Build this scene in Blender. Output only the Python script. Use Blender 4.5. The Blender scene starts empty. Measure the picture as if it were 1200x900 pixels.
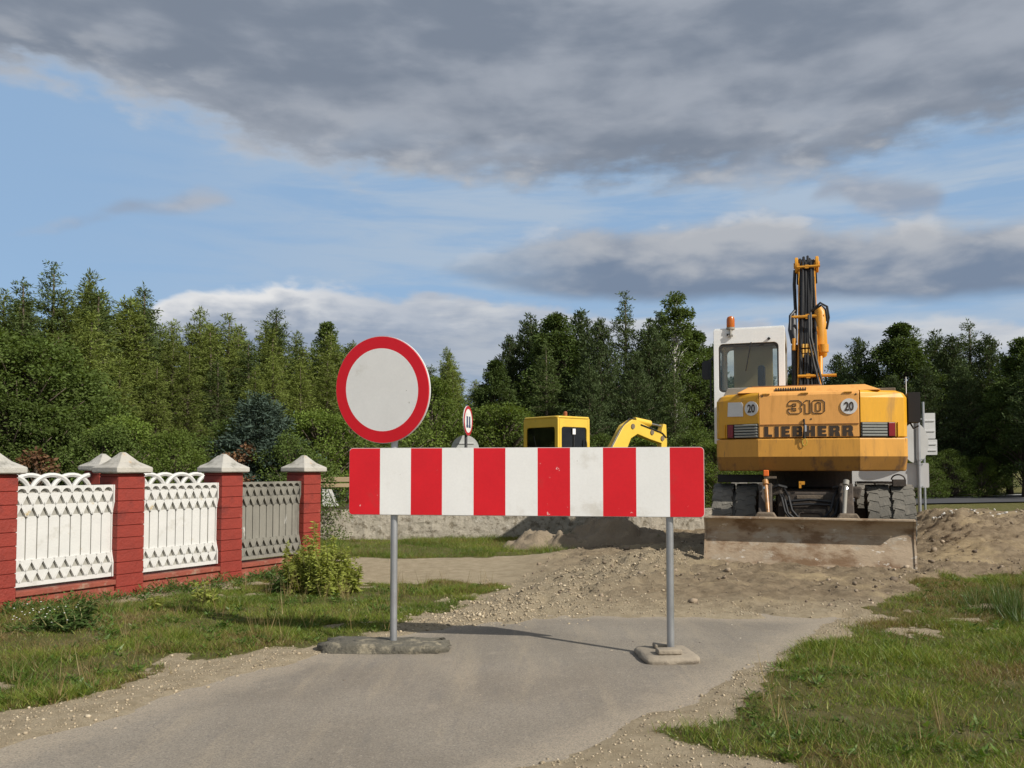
import bpy, math, random
import numpy as np
from mathutils import Vector, Matrix

random.seed(7)
R = math.radians
scene = bpy.context.scene
COL = scene.collection

# ------------------------------------------------------------------ camera model
F, CZ, PITCH, HOR = 1000.0, 1.36, R(2.5), 548.0
CY = HOR - F * math.tan(PITCH)


def at(u, v, d):
    """world point seen at photograph pixel (u, v) standing d metres down the road"""
    zc = (CY - v) / F
    Y = math.cos(PITCH) - zc * math.sin(PITCH)
    Z = math.sin(PITCH) + zc * math.cos(PITCH)
    t = d / Y
    return Vector(((u - 600) / F * t, d, CZ + Z * t))


def gp(u, v, z=0.0):
    zc = (CY - v) / F
    Y = math.cos(PITCH) - zc * math.sin(PITCH)
    Z = math.sin(PITCH) + zc * math.cos(PITCH)
    t = (z - CZ) / Z
    return ((u - 600) / F * t, Y * t)


cam = bpy.data.cameras.new('camera')
cam.sensor_width = 36.0
cam.lens = F / 1200 * 36
cam.shift_y = (CY - 450) / 1200
cam.clip_start = 0.1
cam.clip_end = 6000
camo = bpy.data.objects.new('camera', cam)
COL.objects.link(camo)
camo.location = (0, 0, CZ)
camo.rotation_euler = (math.pi / 2 + PITCH, 0, 0)
scene.camera = camo

# ------------------------------------------------------------------ node helper


class NT:
    def __init__(s, tree):
        s.t = tree
        s.n = tree.nodes
        s.l = tree.links

    def new(s, typ, **kw):
        n = s.n.new(typ)
        for k, v in kw.items():
            setattr(n, k, v)
        return n

    def put(s, sock, val):
        if isinstance(val, bpy.types.NodeSocket):
            s.l.new(val, sock)
        else:
            sock.default_value = val

    def m(s, op, a, b=None, c=None, clamp=False):
        n = s.new('ShaderNodeMath', operation=op, use_clamp=clamp)
        s.put(n.inputs[0], a)
        if b is not None:
            s.put(n.inputs[1], b)
        if c is not None:
            s.put(n.inputs[2], c)
        return n.outputs[0]

    def sstep(s, x, lo, hi):
        n = s.new('ShaderNodeMapRange', interpolation_type='SMOOTHSTEP')
        s.put(n.inputs['Value'], x)
        s.put(n.inputs['From Min'], lo)
        s.put(n.inputs['From Max'], hi)
        return n.outputs[0]

    def mix(s, f, a, b, blend='MIX'):
        n = s.new('ShaderNodeMix', data_type='RGBA', blend_type=blend)
        s.put(n.inputs[0], f)
        for k, v in ((6, a), (7, b)):
            if isinstance(v, (tuple, list)):
                v = tuple(v) + ((1,) if len(v) == 3 else ())
            s.put(n.inputs[k], v)
        return n.outputs[2]

    def noise(s, vec, scale, detail=4, rough=.55, dist=0.0):
        n = s.new('ShaderNodeTexNoise')
        if vec is not None:
            s.l.new(vec, n.inputs['Vector'])
        n.inputs['Scale'].default_value = scale
        n.inputs['Detail'].default_value = detail
        n.inputs['Roughness'].default_value = rough
        n.inputs['Distortion'].default_value = dist
        return n.outputs['Fac']

    def attr(s, name, typ='GEOMETRY'):
        n = s.new('ShaderNodeAttribute', attribute_name=name, attribute_type=typ)
        return n

    def scalevec(s, vec, sc):
        n = s.new('ShaderNodeMapping')
        s.l.new(vec, n.inputs['Vector'])
        n.inputs['Scale'].default_value = sc
        return n.outputs[0]


def newmat(name):
    m = bpy.data.materials.new(name)
    m.use_nodes = True
    nt = NT(m.node_tree)
    bs = nt.n['Principled BSDF']
    return m, nt, bs


def pm(name, base, rough=.6, var=.18, scale=5.0, metal=0.0, bump=0.0, bscale=60.0, spots=(), spec=.5, stretch=(1, 1, 1), coat=0.0, fine=.08):
    """weathered procedural surface: large and fine tone variation, patches of other colours, bump"""
    m, nt, bs = newmat(name)
    tc = nt.new('ShaderNodeTexCoord').outputs['Object']
    v = nt.scalevec(tc, stretch)
    n1 = nt.noise(v, scale, 5, .6)
    n2 = nt.noise(v, scale * 14, 3, .6)
    k = nt.m('ADD', nt.m('MULTIPLY', nt.m('SUBTRACT', n1, .5), var * 2.6), nt.m('MULTIPLY', nt.m('SUBTRACT', n2, .5), fine * 2.6))
    k = nt.m('ADD', k, 1.0)
    hsv = nt.new('ShaderNodeHueSaturation')
    hsv.inputs['Color'].default_value = (*base, 1)
    nt.l.new(k, hsv.inputs['Value'])
    col = hsv.outputs[0]
    for i, (c, thr, sc, soft) in enumerate(spots):
        off = nt.new('ShaderNodeMapping')
        nt.l.new(v, off.inputs['Vector'])
        off.inputs['Location'].default_value = (3.7 * i + 1.1, 7.3 * i, 2.9 * i)
        f = nt.sstep(nt.noise(off.outputs[0], sc, 6, .65), thr, thr + soft)
        col = nt.mix(f, col, c)
    nt.l.new(col, bs.inputs['Base Color'])
    r = nt.m('ADD', nt.m('MULTIPLY', nt.m('SUBTRACT', n1, .5), .3), rough, clamp=True)
    nt.l.new(r, bs.inputs['Roughness'])
    bs.inputs['Metallic'].default_value = metal
    bs.inputs['Specular IOR Level'].default_value = spec
    bs.inputs['Coat Weight'].default_value = coat
    if bump:
        b = nt.new('ShaderNodeBump')
        b.inputs['Strength'].default_value = bump
        b.inputs['Distance'].default_value = .02
        nt.l.new(nt.noise(v, bscale, 6, .65), b.inputs['Height'])
        nt.l.new(b.outputs[0], bs.inputs['Normal'])
    return m


def glass(name, tint, gloss=.12, haze=0.0, hazecol=(.4, .38, .3)):
    m, nt, bs = newmat(name)
    out = nt.n['Material Output']
    tr = nt.new('ShaderNodeBsdfTransparent')
    tr.inputs[0].default_value = (*tint, 1)
    gl = nt.new('ShaderNodeBsdfGlossy')
    gl.inputs['Roughness'].default_value = .03
    fr = nt.new('ShaderNodeFresnel')
    fr.inputs[0].default_value = 1.5
    mx = nt.new('ShaderNodeMixShader')
    nt.l.new(nt.m('ADD', fr.outputs[0], gloss * .3, clamp=True), mx.inputs[0])
    nt.l.new(tr.outputs[0], mx.inputs[1])
    nt.l.new(gl.outputs[0], mx.inputs[2])
    last = mx.outputs[0]
    if haze:
        df = nt.new('ShaderNodeBsdfDiffuse')
        df.inputs[0].default_value = (*hazecol, 1)
        m2 = nt.new('ShaderNodeMixShader')
        tc = nt.new('ShaderNodeTexCoord').outputs['Object']
        nt.l.new(nt.m('MULTIPLY', nt.sstep(nt.noise(tc, 3, 5), .3, .7), haze), m2.inputs[0])
        nt.l.new(last, m2.inputs[1])
        nt.l.new(df.outputs[0], m2.inputs[2])
        last = m2.outputs[0]
    nt.l.new(last, out.inputs['Surface'])
    nt.n.remove(bs)
    return m


# ------------------------------------------------------------------ mesh helper
class MB:
    def __init__(s):
        s.v = []
        s.f = []
        s.mi = []

    def add(s, vs, fs, mi=0, M=None):
        o = len(s.v)
        for p in vs:
            p = Vector(p)
            s.v.append(M @ p if M is not None else p)
        for f in fs:
            s.f.append([i + o for i in f])
            s.mi.append(mi)
        return s

    def box(s, c, d, mi=0, M=None, rz=0.0, rx=0.0, ry=0.0):
        hx, hy, hz = d[0] / 2, d[1] / 2, d[2] / 2
        vs = [(x, y, z) for x in (-hx, hx) for y in (-hy, hy) for z in (-hz, hz)]
        fs = [(0, 1, 3, 2), (4, 6, 7, 5), (0, 4, 5, 1), (2, 3, 7, 6), (0, 2, 6, 4), (1, 5, 7, 3)]
        T = Matrix.Translation(Vector(c)) @ Matrix.Rotation(rz, 4, 'Z') @ Matrix.Rotation(ry, 4, 'Y') @ Matrix.Rotation(rx, 4, 'X')
        return s.add(vs, fs, mi, (M @ T) if M is not None else T)

    def prism(s, poly, a, b, axis='Y', mi=0, M=None):
        """poly of 2D points extruded from a to b along axis ('Y': poly is x,z; 'X': poly is y,z; 'Z': poly is x,y)"""
        n = len(poly)

        def mk(p, t):
            if axis == 'Y':
                return (p[0], t, p[1])
            if axis == 'X':
                return (t, p[0], p[1])
            return (p[0], p[1], t)
        area = sum(poly[i][0] * poly[(i + 1) % n][1] - poly[(i + 1) % n][0] * poly[i][1] for i in range(n))
        pts = list(poly) if area > 0 else list(poly)[::-1]
        vs = [mk(p, a) for p in pts] + [mk(p, b) for p in pts]
        fs = [list(range(n)), list(range(2 * n - 1, n - 1, -1))] + [(i, i + n, (i + 1) % n + n, (i + 1) % n) for i in range(n)]
        flip = (axis == 'Y') != (b < a)
        if not flip:
            fs = [list(f)[::-1] for f in fs]
        return s.add(vs, fs, mi, M)

    def tube(s, pts, r, n=8, mi=0, M=None, cap=True):
        pts = [Vector(p) for p in pts]
        rs = r if isinstance(r, (list, tuple)) else [r] * len(pts)
        o = []
        fs = []
        up = None
        for i, p in enumerate(pts):
            t = (pts[min(i + 1, len(pts) - 1)] - pts[max(i - 1, 0)]).normalized()
            if up is None:
                up = Vector((0, 0, 1)) if abs(t.z) < .9 else Vector((1, 0, 0))
            a = t.cross(up).normalized()
            b = a.cross(t).normalized()
            up = b
            for k in range(n):
                w = 2 * math.pi * k / n
                o.append(p + (a * math.cos(w) + b * math.sin(w)) * rs[i])
        for i in range(len(pts) - 1):
            for k in range(n):
                k2 = (k + 1) % n
                fs.append((i * n + k, i * n + k2, (i + 1) * n + k2, (i + 1) * n + k))
        if cap:
            fs.append(tuple(range(n - 1, -1, -1)))
            fs.append(tuple(range((len(pts) - 1) * n, len(pts) * n)))
        return s.add(o, fs, mi, M)

    def lathe(s, prof, n=32, mi=0, M=None, closed=False):
        """prof: (radius, height) turned round Z"""
        o = []
        fs = []
        for (r_, z_) in prof:
            for k in range(n):
                w = 2 * math.pi * k / n
                o.append((r_ * math.cos(w), r_ * math.sin(w), z_))
        m_ = len(prof)
        for i in range(m_ - 1 + (1 if closed else 0)):
            j = (i + 1) % m_
            for k in range(n):
                k2 = (k + 1) % n
                fs.append((i * n + k, i * n + k2, j * n + k2, j * n + k))
        if not closed:
            fs.append(tuple(range(n - 1, -1, -1)))
            fs.append(tuple(range((m_ - 1) * n, m_ * n)))
        return s.add(o, fs, mi, M)

    def build(s, name, mats, parent=None, bevel=0.0, smooth=False, seg=2, label=None):
        me = bpy.data.meshes.new(name)
        me.from_pydata([tuple(p) for p in s.v], [], s.f)
        mats = mats if isinstance(mats, (list, tuple)) else [mats]
        for m in mats:
            me.materials.append(m)
        me.polygons.foreach_set('material_index', s.mi)
        if smooth:
            me.polygons.foreach_set('use_smooth', [True] * len(me.polygons))
        me.update()
        o = bpy.data.objects.new(name, me)
        COL.objects.link(o)
        if parent is not None:
            o.parent = parent
        if bevel:
            b = o.modifiers.new('bevel', 'BEVEL')
            b.width = bevel
            b.segments = seg
            b.limit_method = 'ANGLE'
            b.angle_limit = R(35)
        if smooth == 'angle':
            me.polygons.foreach_set('use_smooth', [True] * len(me.polygons))
            md = o.modifiers.new('split', 'EDGE_SPLIT')
            md.split_angle = R(35)
        if label:
            o['label'] = label
        return o


def thing(name, label, cat, loc=(0, 0, 0), rotz=0.0, group=None):
    o = bpy.data.objects.new(name, None)
    o.empty_display_size = .2
    COL.objects.link(o)
    o.location = loc
    o.rotation_euler = (0, 0, rotz)
    o['label'] = label
    o['category'] = cat
    if group:
        o['group'] = group
    return o


def tag(o, label, cat, group=None, kind=None):
    o['label'] = label
    o['category'] = cat
    if group:
        o['group'] = group
    if kind:
        o['kind'] = kind
    return o


def dup(root, loc, rotz=0.0, sc=(1, 1, 1), label=None, group=None):
    r = root.copy()
    COL.objects.link(r)
    r.location = loc
    r.rotation_euler = (0, 0, rotz)
    r.scale = sc
    if label:
        r['label'] = label
    if group:
        r['group'] = group
    for ch in list(root.children):
        c = ch.copy()
        COL.objects.link(c)
        c.parent = r
        for g in ch.children:
            d = g.copy()
            COL.objects.link(d)
            d.parent = c
    return r


# ------------------------------------------------------------------ numpy noise
def vnoise(x, y, seed=0):
    ix = np.floor(x).astype(np.int64)
    iy = np.floor(y).astype(np.int64)
    fx = x - ix
    fy = y - iy
    fx = fx * fx * (3 - 2 * fx)
    fy = fy * fy * (3 - 2 * fy)

    def h(a, b):
        n = (a * 374761393 + b * 668265263 + seed * 974634777) & 0x7fffffff
        n = ((n ^ (n >> 13)) * 1274126177) & 0x7fffffff
        n = n ^ (n >> 16)
        return (n & 0xffff) / 65535.0
    return (h(ix, iy) * (1 - fx) + h(ix + 1, iy) * fx) * (1 - fy) + (h(ix, iy + 1) * (1 - fx) + h(ix + 1, iy + 1) * fx) * fy


def fbm(x, y, f, octv=4, seed=0):
    s = 0
    a = .5
    tot = 0
    for i in range(octv):
        s = s + a * vnoise(x * f + 17.3 * i, y * f - 9.1 * i, seed + i)
        tot += a
        a *= .5
        f *= 2.03
    return s / tot - .5


def ss(x, a, b):
    t = np.clip((x - a) / (b - a), 0, 1)
    return t * t * (3 - 2 * t)


def sdpoly(x, y, poly):
    """signed distance to polygon, positive inside"""
    d = np.full(x.shape, 1e9)
    ins = np.zeros(x.shape, bool)
    n = len(poly)
    for i in range(n):
        x0, y0 = poly[i]
        x1, y1 = poly[(i + 1) % n]
        ex, ey = x1 - x0, y1 - y0
        t = np.clip(((x - x0) * ex + (y - y0) * ey) / (ex * ex + ey * ey + 1e-12), 0, 1)
        d = np.minimum(d, np.hypot(x - x0 - t * ex, y - y0 - t * ey))
        if y0 != y1:
            c = ((y0 > y) != (y1 > y)) & (x < (x1 - x0) * (y - y0) / (y1 - y0) + x0)
            ins ^= c
    return np.where(ins, d, -d)


def sdline(x, y, pts):
    d = np.full(x.shape, 1e9)
    for (x0, y0), (x1, y1) in zip(pts[:-1], pts[1:]):
        ex, ey = x1 - x0, y1 - y0
        t = np.clip(((x - x0) * ex + (y - y0) * ey) / (ex * ex + ey * ey), 0, 1)
        d = np.minimum(d, np.hypot(x - x0 - t * ex, y - y0 - t * ey))
    return d


# ------------------------------------------------------------------ layout
def P(*uv):
    return [gp(u, v) for u, v in uv]


ROAD = [(-4.9, -.2)] + P((0, 886), (200, 821), (375, 769), (440, 751), (530, 736), (592, 724), (700, 722), (850, 725), (962, 729), (905, 762), (820, 810), (700, 862), (600, 902)) + [(-2.4, -.2)]
LAWN_L = [(-9, 2)] + P((-60, 858), (0, 842), (60, 831), (100, 822), (180, 801), (250, 784), (340, 764), (400, 756), (450, 741), (520, 721), (600, 690), (540, 686), (470, 680), (430, 677), (405, 684)) + [(-2.6, 11.0), (-4.6, 7.4), (-7, 3.2)]
STRIP = P((376, 654), (450, 656), (560, 655), (640, 652), (720, 645), (760, 636), (740, 628), (640, 629), (560, 629), (370, 633))
LAWN_R = P((1062, 692), (1035, 712), (1000, 738), (930, 762), (905, 790), (900, 812), (885, 832), (838, 850), (795, 868), (850, 888), (925, 905)) + [(1.3, 2.5), (9, 2.5), (15, 8.6)] + P((1240, 672), (1120, 684))
FENCE_A = np.array([-4.86, 7.98])
FENCE_D = np.array([.685, 1.18]) / np.hypot(.685, 1.18)
EXC = (4.01, 11.52)
EXR = -R(19.2)


def exl(x, y):
    """world -> digger's own axes"""
    c, s_ = math.cos(-EXR), math.sin(-EXR)
    dx, dy = x - EXC[0], y - EXC[1]
    return dx * c - dy * s_, dx * s_ + dy * c


def ground_fields(x, y):
    rd = sdpoly(x, y, ROAD)
    n1 = fbm(x, y, .55, 4, 3)
    n2 = fbm(x, y, 2.6, 4, 11)
    n3 = fbm(x, y, 9.0, 3, 23)
    # grass
    g = np.maximum.reduce([sdpoly(x, y, LAWN_L), sdpoly(x, y, STRIP), sdpoly(x, y, LAWN_R)])
    fx = (x - FENCE_A[0]) * FENCE_D[1] - (y - FENCE_A[1]) * FENCE_D[0]   # >0 on the road side of the fence
    yard = np.where((fx < -.15), np.minimum(-fx - .15, 2.0), -9)
    beyond = y - 17.3
    g = np.maximum.reduce([g, yard, np.minimum(beyond, 2.0)])
    gn = g + n2 * .55 + n1 * .35 + n3 * .18
    bare = ss(fbm(x, y, .95, 4, 131) + .55 * fbm(x, y, 4.5, 4, 133), .17, .34)
    gn = gn - 1.0 * bare * (y < 11.5)
    grass = ss(gn, -.06, .14)
    lx, ly = exl(x, y)
    dirt = ss(y - 7.35 + n2 * .8, 0, .45) * ss(x + .2 * (y - 7) * -1 + n2, -.6, .2) * (1 - grass)
    # height
    h = .05 * n1 + .025 * n2 + .012 * n3
    roadflat = ss(rd, -.7, .0)
    h = h * (1 - roadflat)
    lip = .03 * ss(-rd + n2 * .22 + n3 * .12, -.10, .20)
    h = h - .012 + lip
    rough = ss(y, 7.6, 9.0) * (1 - ss(y, 17, 20)) * ss(x - (y - 8) * .10, -.6, .8)
    h = h + rough * (.07 + .08 * n2 + .06 * n3 + .06 * fbm(x, y, 24, 2, 31)) * (1 - .7 * grass)
    berm = [(.05, 8.1), (.75, 9.5), (1.75, 11.2), (2.6, 12.6), (3.4, 13.6)]
    bd = sdline(x, y, berm)
    h = h + .035 * np.exp(-(bd / .6) ** 2) * (1 + 2.4 * n2 + 3.2 * n3)
    mound = ss(lx, 1.3, 2.4) * ss(y, 9.8, 15.0) * (1 - ss(y, 16.5, 24))
    h = h + mound * (.41 + .10 * n2 + .10 * n3 + .05 * n1)
    h = h + .05 * ss(y, 8.5, 10.4) * np.exp(-((lx) / 3.0) ** 4) * (1 - ss(y, 18, 24))
    rut = sdline(x, y, [gp(868, 708, .05), gp(905, 717, .05), gp(960, 721, .05), gp(995, 716, .05)])
    h = h - .055 * np.exp(-(rut / .055) ** 2) + .03 * np.exp(-(sdline(x, y - .10, [gp(868, 708, .05), gp(905, 717, .05), gp(960, 721, .05), gp(995, 716, .05)]) / .07) ** 2) * 0
    far = ss(y, 19, 24)
    h = h * (1 - far) + far * (.06 * n1)
    soil = np.clip(rough + mound, 0, 1)
    gravel = np.exp(-(bd / .75) ** 2)
    return h, grass, soil, gravel, n1, rd


def gz(x, y):
    a = ground_fields(np.array([float(x)]), np.array([float(y)]))
    return float(a[0][0])


# ------------------------------------------------------------------ ground sheet
def axis(lo, hi, step, far, ratio=1.18):
    a = list(np.arange(lo, hi + 1e-6, step))
    s_ = step
    x = hi
    while x < far:
        s_ *= ratio
        x += s_
        a.append(x)
    s_ = step
    x = lo
    while x > -far:
        s_ *= ratio
        x -= s_
        a.insert(0, x)
    return np.array(a)


def grid_mesh(name, xs, ys):
    X, Y = np.meshgrid(xs, ys)
    nx, ny = len(xs), len(ys)
    idx = np.arange(nx * ny).reshape(ny, nx)
    q = np.stack([idx[:-1, :-1], idx[:-1, 1:], idx[1:, 1:], idx[1:, :-1]], -1).reshape(-1, 4)
    return X.ravel(), Y.ravel(), q


def np_mesh(name, V, Q, smooth=True):
    me = bpy.data.meshes.new(name)
    k = Q.shape[1]
    me.vertices.add(len(V))
    me.vertices.foreach_set('co', V.astype(np.float32).ravel())
    me.loops.add(len(Q) * k)
    me.loops.foreach_set('vertex_index', Q.astype(np.int32).ravel())
    me.polygons.add(len(Q))
    me.polygons.foreach_set('loop_start', np.arange(0, len(Q) * k, k, dtype=np.int32))
    me.polygons.foreach_set('loop_total', np.full(len(Q), k, dtype=np.int32))
    if smooth:
        me.polygons.foreach_set('use_smooth', np.ones(len(Q), bool))
    me.update(calc_edges=True)
    return me


def fattr(me, name, arr, dom='POINT'):
    a = me.attributes.new(name, 'FLOAT', dom)
    a.data.foreach_set('value', arr.astype(np.float32))


xs = axis(-6.5, 8.5, .05, 2500)
ys = axis(3.2, 19.0, .05, 2500)
gx, gy, gq = grid_mesh('ground', xs, ys)
gh, gg, gs, ggr, gn1, grd = ground_fields(gx, gy)
me = np_mesh('ground', np.stack([gx, gy, gh], -1), gq)
fattr(me, 'grass', gg)
fattr(me, 'soil', gs)
fattr(me, 'gravel', ggr)

m, nt, bs = newmat('ground_soil')
tc = nt.new('ShaderNodeTexCoord').outputs['Object']
ag, aso, agr = (nt.attr(k).outputs['Fac'] for k in ('grass', 'soil', 'gravel'))
nA = nt.noise(tc, 1.1, 6, .6)
nB = nt.noise(tc, 7, 6, .65)
nC = nt.noise(tc, 55, 5, .7)
sand = nt.mix(nt.sstep(nB, .3, .7), (.40, .325, .215), (.53, .44, .305))
soil = nt.mix(nt.sstep(nB, .32, .68), (.23, .175, .112), (.38, .298, .195))
soil = nt.mix(nt.sstep(nA, .50, .68), soil, (.50, .39, .235))
soil = nt.mix(nt.m('MULTIPLY', nt.sstep(nt.noise(tc, 2.3, 6, .7), .56, .68), .6), soil, (.13, .098, .066))
c = nt.mix(aso, sand, soil)
gravc = nt.mix(nt.sstep(nC, .35, .65), (.30, .24, .155), (.52, .44, .31))
c = nt.mix(nt.m('MULTIPLY', agr, .8), c, gravc)
thatch = nt.mix(nt.sstep(nB, .3, .7), (.120, .122, .030), (.190, .165, .060))
thatch = nt.mix(nt.sstep(nA, .55, .72), thatch, (.25, .20, .12))
thatch = nt.mix(nt.m('MULTIPLY', nt.sstep(nC, .40, .66), .55), thatch, (.075, .095, .028))
thatch = nt.mix(nt.m('MULTIPLY', nt.sstep(nt.noise(tc, 3.1, 6, .7), .5, .7), .6), thatch, (.26, .21, .125))
gm = nt.sstep(nt.m('ADD', ag, nt.m('MULTIPLY', nt.m('SUBTRACT', nC, .5), .7)), .38, .62)
c = nt.mix(gm, c, thatch)
c = nt.mix(nt.m('MULTIPLY', nt.sstep(nC, .38, .72), .35), c, nt.mix(.5, c, (.06, .05, .035)))
nt.l.new(c, bs.inputs['Base Color'])
bs.inputs['Roughness'].default_value = .95
bs.inputs['Specular IOR Level'].default_value = .15
b = nt.new('ShaderNodeBump')
b.inputs['Strength'].default_value = .9
b.inputs['Distance'].default_value = .03
nt.l.new(nt.m('ADD', nt.m('MULTIPLY', nC, .6), nt.noise(tc, 160, 3, .7)), b.inputs['Height'])
nt.l.new(b.outputs[0], bs.inputs['Normal'])
me.materials.append(m)
GROUND = bpy.data.objects.new('ground', me)
COL.objects.link(GROUND)
GROUND['kind'] = 'structure'
GROUND_MAT = m

# ------------------------------------------------------------------ road (slightly larger than its visible edge, the verge laps over it)
rx, ry, rq = grid_mesh('road', np.arange(-6, 3.3, .06), np.arange(-.4, 8.2, .06))
rsd = sdpoly(rx, ry, ROAD)
keep = (rsd[rq] > -.35).all(1)
rh = .004 + .010 * fbm(rx, ry, .5, 3, 41) * ss(rsd, 0, .8) + .003 * fbm(rx, ry, 3, 3, 43)
rme = np_mesh('road', np.stack([rx, ry, rh], -1), rq[keep])
fattr(rme, 'edge', rsd)
m, nt, bs = newmat('worn_asphalt')
tc = nt.new('ShaderNodeTexCoord').outputs['Object']
e = nt.attr('edge').outputs['Fac']
nA = nt.noise(tc, .8, 6, .6)
nB = nt.noise(tc, 5, 6, .62)
nC = nt.noise(tc, 120, 4, .7)
rot = nt.new('ShaderNodeMapping')
nt.l.new(tc, rot.inputs['Vector'])
rot.inputs['Rotation'].default_value = (0, 0, R(32))
rot.inputs['Scale'].default_value = (2.4, .35, 1)
nL = nt.noise(rot.outputs[0], 1.3, 5, .6)
c = nt.mix(nt.sstep(nA, .3, .7), (.220, .192, .154), (.285, .252, .205))
c = nt.mix(nt.m('MULTIPLY', nt.sstep(nL, .48, .68), .55), c, (.36, .305, .225))
c = nt.mix(nt.m('MULTIPLY', nt.sstep(nt.noise(rot.outputs[0], 4.5, 6, .7), .52, .68), .3), c, (.16, .15, .14))
c = nt.mix(nt.m('MULTIPLY', nt.sstep(nB, .56, .74), .5), c, (.36, .31, .245))
dust = nt.m('SUBTRACT', 1.0, nt.sstep(nt.m('ADD', e, nt.m('MULTIPLY', nt.m('SUBTRACT', nB, .5), .5)), -.02, .30))
c = nt.mix(nt.m('MULTIPLY', dust, .75), c, (.37, .315, .24))
c = nt.mix(nt.m('MULTIPLY', nt.sstep(nC, .42, .66), .6), c, (.10, .094, .087))
c = nt.mix(nt.m('MULTIPLY', nt.sstep(nt.noise(tc, 70, 4, .75), .56, .68), .6), c, (.40, .365, .31))
vo = nt.new('ShaderNodeTexVoronoi', feature='DISTANCE_TO_EDGE')
vo.inputs['Scale'].default_value = .9
wv = nt.new('ShaderNodeVectorMath', operation='ADD')
nt.l.new(tc, wv.inputs[0])
ns = nt.new('ShaderNodeTexNoise')
ns.inputs['Scale'].default_value = 4
nt.l.new(tc, ns.inputs['Vector'])
nt.l.new(ns.outputs['Color'], wv.inputs[1])
nt.l.new(wv.outputs[0], vo.inputs['Vector'])
crk = nt.m('MULTIPLY', nt.m('SUBTRACT', 1.0, nt.sstep(vo.outputs['Distance'], .003, .014)), nt.sstep(nA, .56, .64))
c = nt.mix(nt.m('MULTIPLY', crk, .22), c, (.07, .062, .055))
nt.l.new(c, bs.inputs['Base Color'])
bs.inputs['Roughness'].default_value = .88
bs.inputs['Specular IOR Level'].default_value = .10
b = nt.new('ShaderNodeBump')
b.inputs['Strength'].default_value = .5
b.inputs['Distance'].default_value = .006
nt.l.new(nC, b.inputs['Height'])
nt.l.new(b.outputs[0], bs.inputs['Normal'])
rme.materials.append(m)
o = bpy.data.objects.new('road', rme)
COL.objects.link(o)
o['kind'] = 'structure'
ROAD_MAT = m

# far road on the right, beyond the dug-up stretch
FR = [(6.0, 33.0), (14, 33.6), (22, 36.5), (30, 43), (40, 56), (60, 90)]
mb = MB()
ml = MB()
for i in range(len(FR)):
    p = Vector(FR[i])
    q = Vector(FR[min(i + 1, len(FR) - 1)]) - Vector(FR[max(i - 1, 0)])
    nrm = Vector((-q.y, q.x)).normalized()
    for mm, offs, zz in ((mb, (-2.6, 2.6), .055), (ml, (2.1, 2.28), .060)):
        for w in offs:
            w2 = p + nrm * w
            mm.v.append(Vector((w2.x, w2.y, zz)))
    if i:
        k = 2 * i
        for mm in (mb, ml):
            mm.f.append([k - 2, k - 1, k + 1, k][::-1])
            mm.mi.append(0)
asph2 = pm('distant_asphalt', (.055, .055, .06), .85, .2, 1.0)
WHITE_LINE = pm('road_paint', (.75, .75, .73), .7, .1, 3)
o = mb.build('far_road', asph2)
o['kind'] = 'structure'
o = ml.build('far_road_marking', WHITE_LINE)
o['kind'] = 'structure'

# ------------------------------------------------------------------ grass, weeds, gravel (stuff)
rng = np.random.default_rng(5)


def blade_mat(name, trans=.35):
    m, nt, bs = newmat(name)
    out = nt.n['Material Output']
    a = nt.attr('tint')
    df = nt.new('ShaderNodeBsdfDiffuse')
    tl = nt.new('ShaderNodeBsdfTranslucent')
    gl = nt.new('ShaderNodeBsdfGlossy')
    gl.inputs['Roughness'].default_value = .45
    gl.inputs[0].default_value = (.9, .95, .9, 1)
    nt.l.new(a.outputs['Color'], df.inputs[0])
    nt.l.new(nt.mix(1.0, a.outputs['Color'], (1.25, 1.25, .6), 'MULTIPLY'), tl.inputs[0])
    mx = nt.new('ShaderNodeMixShader')
    mx.inputs[0].default_value = trans
    nt.l.new(df.outputs[0], mx.inputs[1])
    nt.l.new(tl.outputs[0], mx.inputs[2])
    m2 = nt.new('ShaderNodeMixShader')
    m2.inputs[0].default_value = .02
    nt.l.new(mx.outputs[0], m2.inputs[1])
    nt.l.new(gl.outputs[0], m2.inputs[2])
    nt.l.new(m2.outputs[0], out.inputs['Surface'])
    nt.n.remove(bs)
    return m


BLADE = blade_mat('grass_blade')


def tri_stuff(name, base, tip, width, colors, mat, side=None):
    """one triangle per blade: base point, tip point, width"""
    n = len(base)
    d = tip - base
    if side is None:
        a = rng.uniform(0, 2 * np.pi, n)
        side = np.stack([np.cos(a), np.sin(a), np.zeros(n)], -1)
    s_ = side * (width / 2)[:, None]
    V = np.stack([base - s_, base + s_, tip], 1).reshape(-1, 3)
    Q = np.arange(n * 3).reshape(n, 3)
    me = np_mesh(name, V, Q, False)
    ca = me.color_attributes.new('tint', 'FLOAT_COLOR', 'POINT')
    cc = np.concatenate([np.repeat(colors, 3, 0), np.ones((n * 3, 1))], 1)
    ca.data.foreach_set('color', cc.astype(np.float32).ravel())
    me.materials.append(mat)
    o = bpy.data.objects.new(name, me)
    COL.objects.link(o)
    return o


def palette(n, cols, w):
    cols = np.array(cols)
    i = rng.choice(len(cols), n, p=np.array(w) / sum(w))
    c = cols[i] * rng.uniform(.75, 1.25, (n, 1))
    return np.clip(c, 0, 1)


def grow(n, box, hmul=None, hrange=(.025, .065)):
    x = rng.uniform(box[0], box[1], n)
    y = rng.uniform(box[2], box[3], n)
    h, g, s_, gr, n1, rd = ground_fields(x, y)
    dens = g * (.18 + .82 * ss(fbm(x, y, 1.5, 4, 77), -.16, .10))
    k = (rng.uniform(0, 1, n) < dens) & (rd < .03) & (h > -1)
    # inside the picture only
    k &= np.abs(x / np.maximum(y, .1)) < .78
    return x[k], y[k], h[k], g[k]


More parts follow.
